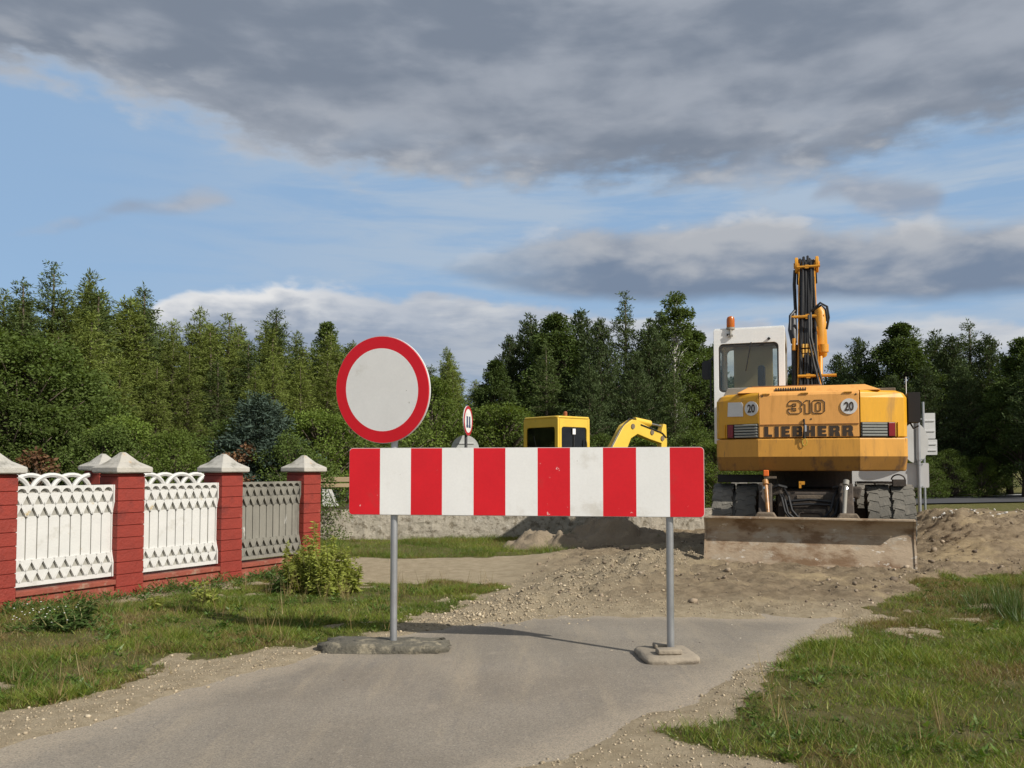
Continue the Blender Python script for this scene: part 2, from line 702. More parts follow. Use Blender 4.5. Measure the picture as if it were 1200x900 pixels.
bx, by, bh_ = [], [], []
for (n, box, hr) in ((520000, (-5.2, .2, 3.6, 11.5), (.012, .040)), (560000, (.4, 7.8, 3.2, 11.5), (.012, .042)), (150000, (-4.2, 2.8, 11.5, 17.0), (.02, .06))):
    x, y, h, g = grow(n, box)
    bx.append(x)
    by.append(y)
    bh_.append((h, rng.uniform(*hr, len(x)) * (.5 + .7 * g)))
x = np.concatenate(bx)
y = np.concatenate(by)
h = np.concatenate([a[0] for a in bh_])
L = np.concatenate([a[1] for a in bh_])
clump = fbm(x, y, 2.2, 4, 55)
L = L * (1 + 1.3 * ss(clump, .04, .26))
fd = (x - FENCE_A[0]) * FENCE_D[1] - (y - FENCE_A[1]) * FENCE_D[0]
L = np.where((fd > 0) & (fd < .75) & (y < 11.5), L * (1 + 1.6 * (1 - fd / .75)), L)
rt = ss(x - .60 * y, -.25, .5) * ss(y, 5.5, 7.5)
L = L * (1 + 1.6 * rt)
n = len(x)
base = np.stack([x, y, h - .004], -1)
lean = rng.normal(0, .8, (n, 2))
tip = base + np.stack([lean[:, 0] * L, lean[:, 1] * L, L], -1)
dry = ss(fbm(x, y, .9, 4, 91) + .6 * fbm(x, y, 3.5, 3, 95) + rng.normal(0, .08, n), -.02, .16)
green = palette(n, [(.135, .195, .024), (.175, .230, .032), (.085, .140, .020), (.24, .25, .055)], [4, 3, 3, 2])
brown = palette(n, [(.23, .165, .07), (.16, .105, .045), (.30, .235, .11)], [3, 2, 1])
lush = ss(fbm(x, y, 1.6, 4, 97), -.10, .18)[:, None]
green = green * (np.array([.72, .80, .8]) * lush + np.array([1.18, 1.12, 1.2]) * (1 - lush))
pick = rng.uniform(0, 1, n) < (dry * .72 + .08)
colr = np.where(pick[:, None], brown, green)
o = tri_stuff('grass', base, tip, rng.uniform(.003, .0065, n), colr, BLADE)
tag(o, 'short patchy green and brown grass on both road verges', 'grass', kind='stuff')


# taller weeds along the fence foot and at the right edge of the picture
def weed_stuff(name, label, pts, hr, cols, w, per=26, leaf=(.02, .06), spread=.10, wf=(.35, .7), up=0.0):
    B, T, W, S = [], [], [], []
    for (px, py) in pts:
        z0 = gz(px, py)
        H = random.uniform(*hr)
        k = int(per * (H / hr[1]) * random.uniform(.7, 1.2)) + 3
        t = rng.uniform(.05, 1, k)
        a = rng.uniform(0, 2 * np.pi, k)
        rr = spread * (1 - .5 * t) * rng.uniform(.2, 1, k)
        b_ = np.stack([px + np.cos(a) * rr, py + np.sin(a) * rr, z0 + H * t * .85], -1)
        l_ = rng.uniform(*leaf, k) * (1.3 - .6 * t)
        d_ = np.stack([np.cos(a) * .8, np.sin(a) * .8, rng.uniform(-.2, 1.0, k) + up], -1) * l_[:, None]
        B.append(b_)
        T.append(b_ + d_)
        W.append(l_ * rng.uniform(*wf, k))
    B = np.concatenate(B)
    T = np.concatenate(T)
    W = np.concatenate(W)
    o = tri_stuff(name, B, T, W, palette(len(B), cols, w), BLADE)
    tag(o, label, 'weeds', kind='stuff')
    return o


pts = []
for i in range(300):
    t = random.uniform(-.6, 4.2)
    off = .22 + abs(random.gauss(0, .22))
    p = FENCE_A + FENCE_D * t + np.array([FENCE_D[1], -FENCE_D[0]]) * off
    if random.random() < .45 + .5 * math.sin(t * 2.1 + 1) ** 2:
        pts.append((p[0], p[1]))
weed_stuff('weeds', 'low leafy weeds along the foot of the red brick fence', pts, (.04, .17), [(.07, .13, .025), (.10, .16, .04), (.05, .085, .02), (.17, .15, .06)], [4, 3, 2, 1], 60, (.02, .05), .11)
pts = []
while len(pts) < 420:
    px_, py_ = (random.uniform(-4.5, -.3), random.uniform(4.4, 9.5)) if random.random() < .45 else (random.uniform(1.2, 6.5), random.uniform(3.9, 10))
    f_ = ground_fields(np.array([px_]), np.array([py_]))
    if f_[1][0] > .6 and f_[5][0] < -.1 and abs(px_ / py_) < .75 and fbm(np.array([px_]), np.array([py_]), .8, 3, 201)[0] > -.05:
        pts.append((px_, py_))
weed_stuff('verge_weeds', 'small broad leaved weeds dotted over the mown verges', pts, (.02, .07), [(.075, .135, .022), (.11, .17, .035), (.16, .17, .05)], [4, 3, 1], 34, (.02, .05), .06, (.4, .7), -.1)
pts = pts[::3]
weed_stuff('dry_stalks', 'thin dry grass stalks standing in the verges', [(a + .1, b) for a, b in pts], (.06, .16), [(.30, .23, .11), (.22, .16, .07)], [1, 1], 10, (.04, .09), .04, (.04, .07), 2.2)
pts = [(random.gauss(4.85, .28), random.gauss(7.75, .45)) for i in range(170)]
weed_stuff('tall_grass', 'rank tall grass at the right edge of the right verge', pts, (.03, .10), [(.065, .115, .025), (.09, .14, .04), (.15, .15, .06)], [4, 3, 2], 60, (.04, .11), .10, (.04, .09), 1.0)


# stones
def ico():
    t = (1 + 5 ** .5) / 2
    v = np.array([(-1, t, 0), (1, t, 0), (-1, -t, 0), (1, -t, 0), (0, -1, t), (0, 1, t), (0, -1, -t), (0, 1, -t), (t, 0, -1), (t, 0, 1), (-t, 0, -1), (-t, 0, 1)], float)
    v /= np.linalg.norm(v[0])
    f = np.array([(0, 11, 5), (0, 5, 1), (0, 1, 7), (0, 7, 10), (0, 10, 11), (1, 5, 9), (5, 11, 4), (11, 10, 2), (10, 7, 6), (7, 1, 8), (3, 9, 4), (3, 4, 2), (3, 2, 6), (3, 6, 8), (3, 8, 9), (4, 9, 5), (2, 4, 11), (6, 2, 10), (8, 6, 7), (9, 8, 1)])
    return v, f


ICV, ICF = ico()


def stones(name, label, x, y, size, cols, w, mat, sink=.3, cat='gravel'):
    n = len(x)
    z = ground_fields(x, y)[0]
    v = ICV[None] * (1 + rng.uniform(-.3, .3, (n, 12, 1)))
    sc = size[:, None] * rng.uniform(.65, 1.25, (n, 3)) * np.array([1, 1, .75])
    v = v * sc[:, None, :]
    a = rng.uniform(0, 6.28, n)
    ca, sa = np.cos(a)[:, None], np.sin(a)[:, None]
    vx = v[..., 0] * ca - v[..., 1] * sa
    vy = v[..., 0] * sa + v[..., 1] * ca
    V = np.stack([vx + x[:, None], vy + y[:, None], v[..., 2] + (z + size * (.6 - sink))[:, None]], -1).reshape(-1, 3)
    Q = (ICF[None] + (np.arange(n) * 12)[:, None, None]).reshape(-1, 3)
    me = np_mesh(name, V, Q, False)
    c = np.repeat(palette(n, cols, w), 12, 0)
    ca_ = me.color_attributes.new('tint', 'FLOAT_COLOR', 'POINT')
    ca_.data.foreach_set('color', np.concatenate([c, np.ones((len(c), 1))], 1).astype(np.float32).ravel())
    me.materials.append(mat)
    o = bpy.data.objects.new(name, me)
    COL.objects.link(o)
    tag(o, label, cat, kind='stuff')
    return o


m, nt, bs = newmat('stone_mixed')
nt.l.new(nt.attr('tint').outputs['Color'], bs.inputs['Base Color'])
bs.inputs['Roughness'].default_value = .9
STONE = m
# pale gravel ridge
t = rng.uniform(0, 1, 5500)
bp = np.array([(-.6, 7.4), (.05, 8.1), (.75, 9.5), (1.75, 11.2), (2.6, 12.6)])
seg = np.minimum((t * 4).astype(int), 3)
fr = t * 4 - seg
px = bp[seg, 0] * (1 - fr) + bp[seg + 1, 0] * fr + rng.normal(0, .42, 5500)
py = bp[seg, 1] * (1 - fr) + bp[seg + 1, 1] * fr + rng.normal(0, .30, 5500)
sz = np.clip(rng.lognormal(-5.05, .5, 5500), .003, .018)
GC = [(.38, .31, .21), (.33, .265, .175), (.44, .37, .26), (.20, .165, .115)]
stones('gravel', 'loose pale gravel heaped along the left side of the dug up road', px, py, sz, GC, [4, 3, 2, 1], STONE)
# verge gravel right and left + clods on the dirt
n = 26000
px = rng.uniform(-3.2, 3.4, n)
py = rng.uniform(3.4, 8.4, n)
f_ = ground_fields(px, py)
k = (f_[5] < 0.0) & (f_[5] > -1.0) & (rng.uniform(0, 1, n) < (1 - f_[1]) * .95)
px, py = px[k], py[k]
stones('verge_gravel', 'fine pale gravel along the asphalt edges', px, py, np.clip(rng.lognormal(-5.5, .45, len(px)), .002, .014), GC, [4, 3, 2, 1], STONE)
n = 15000
px = rng.uniform(.2, 12, n)
py = rng.uniform(7.6, 17, n)
f_ = ground_fields(px, py)
k = (f_[2] > .4) & (f_[1] < .5) & (rng.uniform(0, 1, n) < .25 + .9 * ss(fbm(px, py, 1.1, 3, 8), 0, .25))
px, py = px[k], py[k]
stones('clods', 'loose brown clods and stones scattered over the dug up dirt', px, py, np.clip(rng.lognormal(-4.75, .6, len(px)), .004, .055), [(.25, .195, .135), (.17, .13, .09), (.36, .29, .21), (.12, .09, .065)], [4, 3, 2, 1], STONE, .35, 'clods')
n = 900
px = rng.uniform(-3.2, 2.4, n)
py = rng.uniform(3.5, 7.7, n)
k = sdpoly(px, py, ROAD) > .1
stones('road_grit', 'small stones and crumbs lying on the worn asphalt', px[k], py[k], np.clip(rng.lognormal(-5.0, .45, k.sum()), .003, .018), [(.3, .25, .19), (.12, .10, .08), (.42, .38, .3)], [3, 3, 1], STONE, .1, 'grit')
px = np.concatenate([rng.normal(7.9, .35, 60), rng.normal(9.0, .4, 40)])
py = np.concatenate([rng.normal(15.3, .15, 60), rng.normal(15.3, .2, 40)])
stones('pale_stones', 'whitish stones along the crest of the dirt bank by the sign pole', px, py, rng.uniform(.012, .035, 100), [(.55, .53, .48), (.42, .40, .36)], [2, 1], STONE, .2, 'stones')

# ------------------------------------------------------------------ metal and paint materials
RED = pm('sign_red', (.74, .006, .020), .38, .08, 3, spots=(((.72, .30, .28), .73, 9, .03),), fine=.03)
RED_B = pm('board_red', (.60, .006, .014), .36, .12, 3, spots=(((.70, .38, .36), .695, 14, .02), ((.36, .05, .04), .60, 2.6, .2), ((.40, .30, .22), .70, 22, .03)), fine=.06)
WHITE = pm('sign_white', (.76, .76, .735), .36, .06, 4, spots=(((.60, .58, .53), .54, 3.5, .2), ((.42, .40, .35), .68, 16, .04)), fine=.05)
GALV = pm('galvanised_steel', (.42, .43, .44), .42, .12, 6, metal=.75, fine=.08)
ALU = pm('sign_back_grey', (.56, .56, .55), .5, .10, 3, fine=.05)
RUBBER = pm('rubber_block', (.115, .105, .080), .92, .4, 9, bump=1.0, bscale=28, spots=(((.27, .235, .165), .50, 9, .15), ((.05, .046, .038), .60, 14, .08)), fine=.25)
CONC_BASE = pm('dusty_base', (.29, .245, .185), .9, .2, 8, bump=.5, bscale=45, spots=(((.17, .14, .11), .55, 7, .2),))


def disc(mb, r, y0, y1, mi, n=64, r_in=0.0, M=None):
    """disc or ring facing -Y, between depths y0 (front) and y1 (back)"""
    vs, fs = [], []
    for k in range(n):
        w = 2 * math.pi * k / n
        c, s_ = math.cos(w), math.sin(w)
        vs += [(r * c, y0, r * s_), (r * c, y1, r * s_)]
        if r_in:
            vs += [(r_in * c, y0, r_in * s_), (r_in * c, y1, r_in * s_)]
    st = 4 if r_in else 2
    for k in range(n):
        a, b_ = k * st, ((k + 1) % n) * st
        fs.append((a, a + 1, b_ + 1, b_))
        if r_in:
            fs.append((a, b_, b_ + 2, a + 2))
            fs.append((a + 1, a + 3, b_ + 3, b_ + 1))
            fs.append((a + 2, b_ + 2, b_ + 3, a + 3))
    if not r_in:
        fs.append([k * 2 for k in range(n)])
        fs.append([k * 2 + 1 for k in range(n)][::-1])
    mb.add(vs, fs, mi, M)


def rrect(x0, x1, z0, z1, r, n=6):
    pts = []
    for cx, cz, a0 in ((x1 - r, z1 - r, 0), (x0 + r, z1 - r, 90), (x0 + r, z0 + r, 180), (x1 - r, z0 + r, 270)):
        for k in range(n + 1):
            w = R(a0 + 90 * k / n)
            pts.append((cx + r * math.cos(w), cz + r * math.sin(w)))
    return pts


# ------------------------------------------------------------------ road barrier (board + disc + two posts + two base blocks)
pl = Vector((*gp(461, 761), 0))
pr = Vector((*gp(786, 771), 0))
mid = (pl + pr) / 2
ang = math.atan2(pr.y - pl.y, pr.x - pl.x)
half = (pr - pl).length / 2
bar = thing('road_barrier', 'red and white striped barrier board with a round red ringed disc, standing across the road', 'road barrier', (mid.x, mid.y, 0.006), ang)
top_z, bot_z = 1.498, 1.003
LB = -half - .335
RB = half + .24
mb = MB()
N = 11
sw = (RB - LB) / N
rc = .026
for i in range(N):
    a = LB + i * sw
    b_ = a + sw
    if i == 0:
        poly = [(b_, bot_z), (b_, top_z)] + [(a + rc + rc * math.cos(R(t)), top_z - rc + rc * math.sin(R(t))) for t in range(90, 181, 15)] + [(a + rc + rc * math.cos(R(t)), bot_z + rc + rc * math.sin(R(t))) for t in range(180, 271, 15)]
    elif i == N - 1:
        poly = [(a, top_z), (a, bot_z)] + [(b_ - rc + rc * math.cos(R(t)), bot_z + rc + rc * math.sin(R(t))) for t in range(270, 361, 15)] + [(b_ - rc + rc * math.cos(R(t)), top_z - rc + rc * math.sin(R(t))) for t in range(0, 91, 15)]
    else:
        poly = [(a, bot_z), (b_, bot_z), (b_, top_z), (a, top_z)]
    mb.prism(poly, -.052, -.046, 'Y', i % 2)
mb.prism(rrect(LB - .004, RB + .004, bot_z - .004, top_z + .004, rc + .004), -.0455, -.028, 'Y', 2)
mb.build('board', [RED_B, WHITE, ALU], bar)
dpx = pl.x
for sx, top in ((-half, 2.31), (half, 1.47)):
    MB().tube([(sx, 0, .02), (sx, 0, top)], .0265, 20).build('post', GALV, bar, smooth='angle')
for sx in (-half, half):
    for zz in (1.10, 1.40):
        mb = MB()
        mb.tube([(sx, 0, zz - .02), (sx, 0, zz + .02)], .033, 16)
        mb.box((sx, -.024, zz), (.09, .012, .035))
        mb.build('clamp', GALV, bar)
dr = thing('no_entry_disc', '', 'x')
for k in ('label', 'category'):
    del dr[k]
dr.parent = bar
dr.location = (-half - .085, -.052, 1.940)
dr.rotation_euler = (R(5), 0, -ang - R(22))
mb = MB()
disc(mb, .40, -.010, -.004, 1, 72, .312)
disc(mb, .312, -.010, -.004, 0, 72)
mb.build('sign_face', [pm('disc_white', (.90, .90, .88), .36, .05, 4, spots=(((.66, .64, .58), .60, 3.5, .2), ((.42, .40, .35), .70, 16, .04)), fine=.04), RED], dr)
mb = MB()
disc(mb, .405, -.0035, .014, 0, 72)
mb.build('sign_back', ALU, dr)


def slab(mb, dx, dy, dz, lump, seed, nx=16, ny=10):
    """a worn block with rounded edges"""
    vs, fs = [], []
    r2 = random.Random(seed)
    rows = [(-.0, 1.0), (.45, 1.03), (.8, .98), (1.0, .86)]
    n = 40
    for (t, k) in rows:
        for i in range(n):
            w = 2 * math.pi * i / n
            c, s_ = math.cos(w), math.sin(w)
            q = (abs(c) ** 8 + abs(s_) ** 8) ** (-1 / 8)
            j = 1 + r2.uniform(-lump, lump)
            vs.append((dx / 2 * c * q * k * j, dy / 2 * s_ * q * k * j, dz * t * (1 + r2.uniform(-lump, lump) * 1.5)))
    for a in range(len(rows) - 1):
        for i in range(n):
            fs.append((a * n + i, a * n + (i + 1) % n, (a + 1) * n + (i + 1) % n, (a + 1) * n + i))
    o_ = (len(rows) - 1) * n
    vs.append((0, 0, dz * 1.02))
    for i in range(n):
        fs.append((o_ + i, o_ + (i + 1) % n, len(vs) - 1))
    mb.add(vs, fs)
    return mb


o = slab(MB(), .91, .34, .062, .10, 3).build('base_block', RUBBER, bar, smooth=True, label='long lumpy grey base block under the left post')
o.location = (-half - .06, -.02, 0)
o.rotation_euler = (0, 0, R(-3) - ang)
mb = slab(MB(), .39, .44, .048, .03, 5)
mb.box((-.01, -.10, .068), (.17, .10, .035))
mb.box((.0, .10, .066), (.14, .09, .03))
o = mb.build('base_block', CONC_BASE, bar, bevel=.01, smooth=True, label='sandy base block with raised socket under the right post')
o.location = (half - .03, -.02, 0)
o.rotation_euler = (0, 0, -ang + R(4))

# ------------------------------------------------------------------ brick and concrete-panel fence
BRICK = pm('red_painted_brick', (.23, .027, .016), .7, .25, 5, bump=.5, bscale=40, spots=(((.15, .02, .014), .54, 4, .18), ((.36, .10, .07), .64, 8, .12), ((.10, .05, .035), .70, 13, .05)), fine=.2)
LEDGE = pm('weathered_red_ledge', (.25, .062, .038), .85, .25, 6, bump=.5, bscale=40, spots=(((.30, .20, .14), .54, 5, .15), ((.13, .04, .03), .58, 4, .15)))
CAPM = pm('cap_concrete', (.40, .385, .345), .88, .2, 7, bump=.4, bscale=45, spots=(((.20, .195, .165), .48, 5, .2), ((.38, .27, .13), .66, 6, .08)))
CAPM_R = pm('cap_lichen_concrete', (.40, .38, .335), .88, .2, 7, bump=.4, bscale=45, spots=(((.22, .205, .165), .48, 5, .2), ((.42, .255, .10), .58, 4.5, .12)))
PANW = pm('panel_white_paint', (.56, .555, .53), .7, .08, 5, bump=.2, bscale=50, spots=(((.42, .32, .15), .64, 8, .08), ((.40, .385, .34), .56, 3, .2), ((.25, .24, .21), .71, 15, .03)), fine=.06)
PANG = pm('panel_bare_concrete', (.20, .19, .16), .88, .25, 5, bump=.3, bscale=45, spots=(((.115, .108, .09), .52, 4, .2), ((.58, .57, .53), .635, 6, .06)), stretch=(1, 1, .3))
PANR = pm('panel_recess_shade', (.30, .29, .255), .9, .25, 7)  # grey backing tone, shade of the triangle recesses put into the colour
PANG_D = pm('bare_panel_recess_shade', (.12, .115, .10), .9, .25, 7)  # the same painted recess shade for the bare concrete panel
fence_ang = math.atan2(FENCE_D[1], FENCE_D[0])
SP = 1.364
fence = thing('brick_fence', 'fence of red brick pillars with pyramid caps and lattice panels on the left verge', 'fence', (FENCE_A[0], FENCE_A[1], -.02), fence_ang)
# fence axes: x along the fence, y to the yard side, so the road side is -y
PS = .32


def pillar_mb(a, h, mat_courses=.128):
    mb = MB()
    z = -.12
    while z < h - .001:
        z1 = min(z + mat_courses, h)
        mb.box((0, 0, (z + z1 - .007) / 2), (a, a, z1 - z - .007))
        mb.box((0, 0, z1 - .0035), (a - .012, a - .012, .0071))
        z = z1
    return mb


def cap_mb(a, h0, rim, peak):
    mb = MB()
    q = a / 2
    prof = [(q * .93, 0), (q, .012), (q, rim), (q * .55, rim + (peak - rim) * .36), (q * .10, peak)]
    vs, fs = [], []
    for (r_, z_) in prof:
        vs += [(-r_, -r_, h0 + z_), (r_, -r_, h0 + z_), (r_, r_, h0 + z_), (-r_, r_, h0 + z_)]
    for i in range(len(prof) - 1):
        for k in range(4):
            fs.append((i * 4 + k, i * 4 + (k + 1) % 4, i * 4 + 4 + (k + 1) % 4, i * 4 + 4 + k))
    fs.append((3, 2, 1, 0))
    k = (len(prof) - 1) * 4
    fs.append((k, k + 1, k + 2, k + 3))
    return mb.add(vs, fs)


for i in range(4):
    p = pillar_mb(PS, 1.32).build('pillar', BRICK, fence, bevel=.004, seg=1)
    p.location = (SP * i, 0, 0)
    c_ = cap_mb(.43, 1.32, .062, .225).build('cap', CAPM_R if i in (1, 3) else CAPM, p, bevel=.006)


def lattice_panel(L, H, n):
    """concrete slat panel: two rows of open triangles above and below plain slats, front at y=0, back at y=+"""
    mb = MB()
    w = L / n
    P1, P2 = .030, .014      # how far the top and bottom bands and the slats stand out from the backing
    rowh = .112
    mb.box((L / 2, .012, H / 2), (L - .01, .024, H - .02), 1)      # backing, its grey paints in the shade of the recesses
    zt = H

    def cell_row(z0, z1, out0, out1, off):
        # raised V shapes; the gaps between them read as upward triangles
        for i in range(-1, n + 1):
            xa = (i + off) * w
            xb = xa + w
            if xb <= 0.001 or xa >= L - .001:
                continue
            poly = [(max(xa + .005, 0), z1), (min(xb - .005, L), z1), (min(max(xa + w / 2 + .014, 0), L), z0), (min(max(xa + w / 2 - .014, 0), L), z0)]
            pp = []
            for q in poly:
                if not pp or (abs(pp[-1][0] - q[0]) + abs(pp[-1][1] - q[1])) > 1e-4:
                    pp.append(q)
            if len(pp) > 2:
                mb.prism(pp, -out1, 0.0, 'Y')
            # bright lips on both sides of the V
            for (p, q) in (((xa, z1), (xa + w / 2, z0)), ((xb, z1), (xa + w / 2, z0))):
                if min(p[0], q[0]) < -.001 or max(p[0], q[0]) > L + .001:
                    continue
                d = Vector((q[0] - p[0], q[1] - p[1])).normalized() * .009
                mb.prism([(p[0] - d.y, p[1] + d.x), (q[0] - d.y, q[1] + d.x), (q[0] + d.y, q[1] - d.x), (p[0] + d.y, p[1] - d.x)], -out1 - .004, -.002, 'Y')
    # top: little arches
    for i in range(n):
        cx = (i + .5) * w
        r_ = w * .40
        pts = [(cx + r_ * math.cos(R(t)), zt - .066 + r_ * math.sin(R(t)) * .95) for t in range(0, 181, 20)]
        poly = [(cx - w / 2 + .0006, zt - .066), (cx - w / 2 + .0006, zt), (cx + w / 2 - .0006, zt), (cx + w / 2 - .0006, zt - .066)] + pts
        # arch spandrel as strips
        top = [(p[0], zt) for p in pts]
        for k in range(len(pts) - 1):
            mb.prism([pts[k], top[k], top[k + 1], pts[k + 1]], -P1 - .010, 0.0, 'Y')
        for s_ in (-1, 1):
            e = cx + s_ * r_
            mb.prism([(e, zt - .066), (cx + s_ * (w / 2 - .0006), zt - .066), (cx + s_ * (w / 2 - .0006), zt), (e, zt)], -P1 - .010, 0.0, 'Y')
    cell_row(zt - .066 - rowh, zt - .066, P1, P1, 0)
    cell_row(zt - .066 - 2 * rowh, zt - .066 - rowh, P1, P1, .5)
    # slats
    z1 = zt - .066 - 2 * rowh
    z0 = .25
    for i in range(n):
        mb.box(((i + .5) * w, -P2 / 2, (z0 + z1) / 2), (w - random.uniform(.008, .016), P2, z1 - z0))
    cell_row(.04 + rowh * .94, .25, P1, P1, .5)
    cell_row(.04, .04 + rowh * .94, P1, P1, 0)
    mb.box((L / 2, -P1 / 2, .02), (L, P1, .04))
    # end cheeks, waisted in the middle
    for e in (-.0125, L + .0125):
        mb.prism([(-.046, 0), (-.046, .15), (-P2, .27), (-P2, H - .30), (-.046, H - .18), (-.046, H), (.03, H), (.03, 0)], e - .012, e + .012, 'X')
    return mb


PL = SP - PS - .03
for i in range(3):
    mt = PANG if i == 2 else PANW
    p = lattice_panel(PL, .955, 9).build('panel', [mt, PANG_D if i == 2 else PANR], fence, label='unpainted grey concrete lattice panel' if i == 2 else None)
    p.location = (SP * i + PS / 2 + .015, -PS / 2 + .10, .247)
    mb = MB()
    mb.box((SP / 2, -.03, .085), (SP - PS, .20, .17))
    mb.box((SP / 2, -.03, -.09), (SP - PS, .235, .12))
    q = mb.build('plinth', LEDGE, fence, bevel=.008)
    q.location = (SP * i, 0, 0)
    mb = MB()
    for k in range(2):
        mb.box((SP / 2, -.045, .055 - .075 * k + .02), (SP - PS - .004, .25, .068))
    mb.box((SP / 2, -.03, .2), (SP - PS - .004, .26, .05), 0)
    q = mb.build('ledge', LEDGE, fence, bevel=.006)
    q.location = (SP * i, 0, -.01)
    # small block joining the brick course under the panel

# second fence of the same yard, set farther back, with interlaced arches on top
rear = thing('arched_fence', 'white fence with interlaced arches on top, behind the nearer red brick fence', 'fence', (-5.46, 11.4, -.02), fence_ang)
for i, xx in enumerate((-1.95, 0.0, 1.95)):
    p = pillar_mb(PS, 1.34).build('pillar', BRICK, rear, bevel=.004, seg=1)
    p.location = (xx, 0, 0)
    cap_mb(.43, 1.34, .062, .225).build('cap', CAPM, p, bevel=.006)
for xx in (-1.95, 0.0):
    mb = MB()
    L0 = 1.95 - PS
    r_ = .265
    k = int(L0 / r_)
    st = L0 / (k + 0.0)
    for i in range(-0, k + 1):
        cx = i * st
        pts = [(cx + r_ * math.cos(R(t)), 0, 1.05 + r_ * .90 * math.sin(R(t))) for t in range(0, 181, 12)]
        pts = [q for q in pts if -.02 <= q[0] <= L0 + .02]
        if len(pts) > 2:
            dy = .012 * (i % 2)
            mb.tube([(q[0], dy, q[2]) for q in pts], .031, 6)
    mb.box((L0 / 2, .0, 1.055), (L0, .06, .05))
    nn = 11
    for i in range(nn):
        mb.box((L0 * (i + .5) / nn, 0, .62), (L0 / nn - .03, .035, .82))
    mb.box((L0 / 2, .0, .2), (L0, .06, .08))
    o = mb.build('panel', PANW, rear)
    o.location = (xx + PS / 2, 0, 0)

# ------------------------------------------------------------------ rough low wall and wooden fence behind the dug-up stretch
WALLM = pm('rough_limewash_concrete', (.34, .305, .245), .95, .2, 3, bump=1.0, bscale=18, spots=(((.17, .145, .105), .50, 9, .12), ((.48, .45, .385), .60, 5, .1)))
WOOD = pm('bare_board', (.36, .27, .165), .8, .2, 3, bump=.3, bscale=30, stretch=(.3, 4, 4), spots=(((.22, .17, .11), .55, 4, .2),))
DARKW = pm('dark_old_timber', (.06, .045, .032), .85, .25, 5)
WA = Vector((-3.75, 15.9, 0))
WB = Vector((4.3, 17.2, 0))
wl = (WB - WA).length
wang = math.atan2(WB.y - WA.y, WB.x - WA.x)
xsw = np.arange(0, wl + .01, .05)
zsw = np.array([-.1, 0, .06, .12, .18, .24, .30, .36, .42, .48, .53, .56])
V, Fq = [], []
for z in zsw:
    for x_ in xsw:
        nz = .05 * float(fbm(np.array([x_]), np.array([z]), 3.5, 4, 61)[0]) + .03 * float(fbm(np.array([x_]), np.array([z]), 11, 3, 62)[0])
        V.append((x_, -.12 - nz, z + (.02 * math.sin(x_ * 2.3) + .03 * float(fbm(np.array([x_]), np.array([3.]), 1.2, 3, 63)[0])) * (z > .3)))
nx_ = len(xsw)
for j in range(len(zsw) - 1):
    for i in range(nx_ - 1):
        Fq.append((j * nx_ + i, j * nx_ + i + 1, (j + 1) * nx_ + i + 1, (j + 1) * nx_ + i))
k = len(V)
topz = (len(zsw) - 1) * nx_
for i in range(nx_):
    V.append((V[topz + i][0], .14, V[topz + i][2]))
for i in range(nx_):
    V.append((V[topz + i][0], .14, -.1))
for i in range(nx_ - 1):
    Fq.append((topz + i, topz + i + 1, k + i + 1, k + i))
    Fq.append((k + i, k + i + 1, k + nx_ + i + 1, k + nx_ + i))
Fq.append([j * nx_ for j in range(len(zsw))][::-1] + [k, k + nx_])
Fq.append([j * nx_ + nx_ - 1 for j in range(len(zsw))] + [k + nx_ + nx_ - 1, k + nx_ - 1][::-1])
mb = MB()
mb.add(V, Fq)
wall = mb.build('low_wall', WALLM)
wall.location = (WA.x, WA.y, 0)
wall.rotation_euler = (0, 0, wang)
tag(wall, 'low rough pale concrete wall behind the barrier board', 'wall')
wf = thing('wooden_fence', 'unpainted wooden rail fence standing on the low rough wall beside the last red pillar', 'fence', (WA.x, WA.y, .54), wang)
mb = MB()
mb.box((2.3, -.02, .60), (4.6, .03, .09))
mb.box((2.3, -.02, .49), (4.6, .035, .07))
mb.build('rail', WOOD, wf, bevel=.004)
mb = MB()
mb.box((2.3, -.02, .10), (4.6, .03, .09))
mb.build('rail', DARKW, wf)
for i in range(5):
    MB().box((.12 + i * 1.08, .03, .31), (.07, .06, .68)).build('post', WOOD, wf, bevel=.004)
mb = MB()
mb.prism([(.22, .10), (.50, .10), (.36, .42), (.22, .42)], -.05, -.035, 'Y')
mb.prism([(.46, .10), (.53, .10), (.39, .42), (.33, .42)], -.065, -.051, 'Y')
mb.build('brace', PANW, wf)

# earth heaps in front of the wall
HEAP = pm('dry_soil', (.235, .185, .125), .95, .25, 5, bump=1.0, bscale=30, spots=(((.33, .27, .18), .55, 5, .15), ((.13, .12, .055), .60, 4, .1)))


def heap(u, v, rx_, ry_, hz_, label, seed):
    x_, y_ = gp(u, v, .05)
    n = 26
    vs, fs = [], []
    for j in range(n + 1):
        for i in range(n + 1):
            a, b_ = (i / n - .5) * 2, (j / n - .5) * 2
            d = math.hypot(a, b_)
            hh = max(0, 1 - d * d)
            nzv = float(fbm(np.array([a * 2 + seed]), np.array([b_ * 2.]), 1.6, 5, seed)[0])
            vs.append((a * rx_, b_ * ry_, hz_ * hh * (1 + 1.5 * nzv) + .05 * nzv * (hh > 0) - .04 * (hh <= 0)))
    for j in range(n):
        for i in range(n):
            k_ = j * (n + 1) + i
            fs.append((k_, k_ + 1, k_ + n + 2, k_ + n + 1))
    mb = MB()
    mb.add(vs, fs)
    o = mb.build('earth_heap', HEAP, smooth=True)
    o.location = (x_, y_, gz(x_, y_))
    tag(o, label, 'earth heap', 'earth heaps in front of the low wall')


heap(628, 640, .6, .45, .26, 'leftmost small earth heap in front of the low wall', 3)
heap(668, 641, .5, .4, .25, 'low middle earth heap between a smaller and a taller heap', 5)
heap(712, 640, .75, .55, .44, 'tallest earth heap, right in front of the low wall in the shade', 9)
heap(758, 640, .5, .4, .22, 'flat earth heap to the right of the tallest heap', 12)

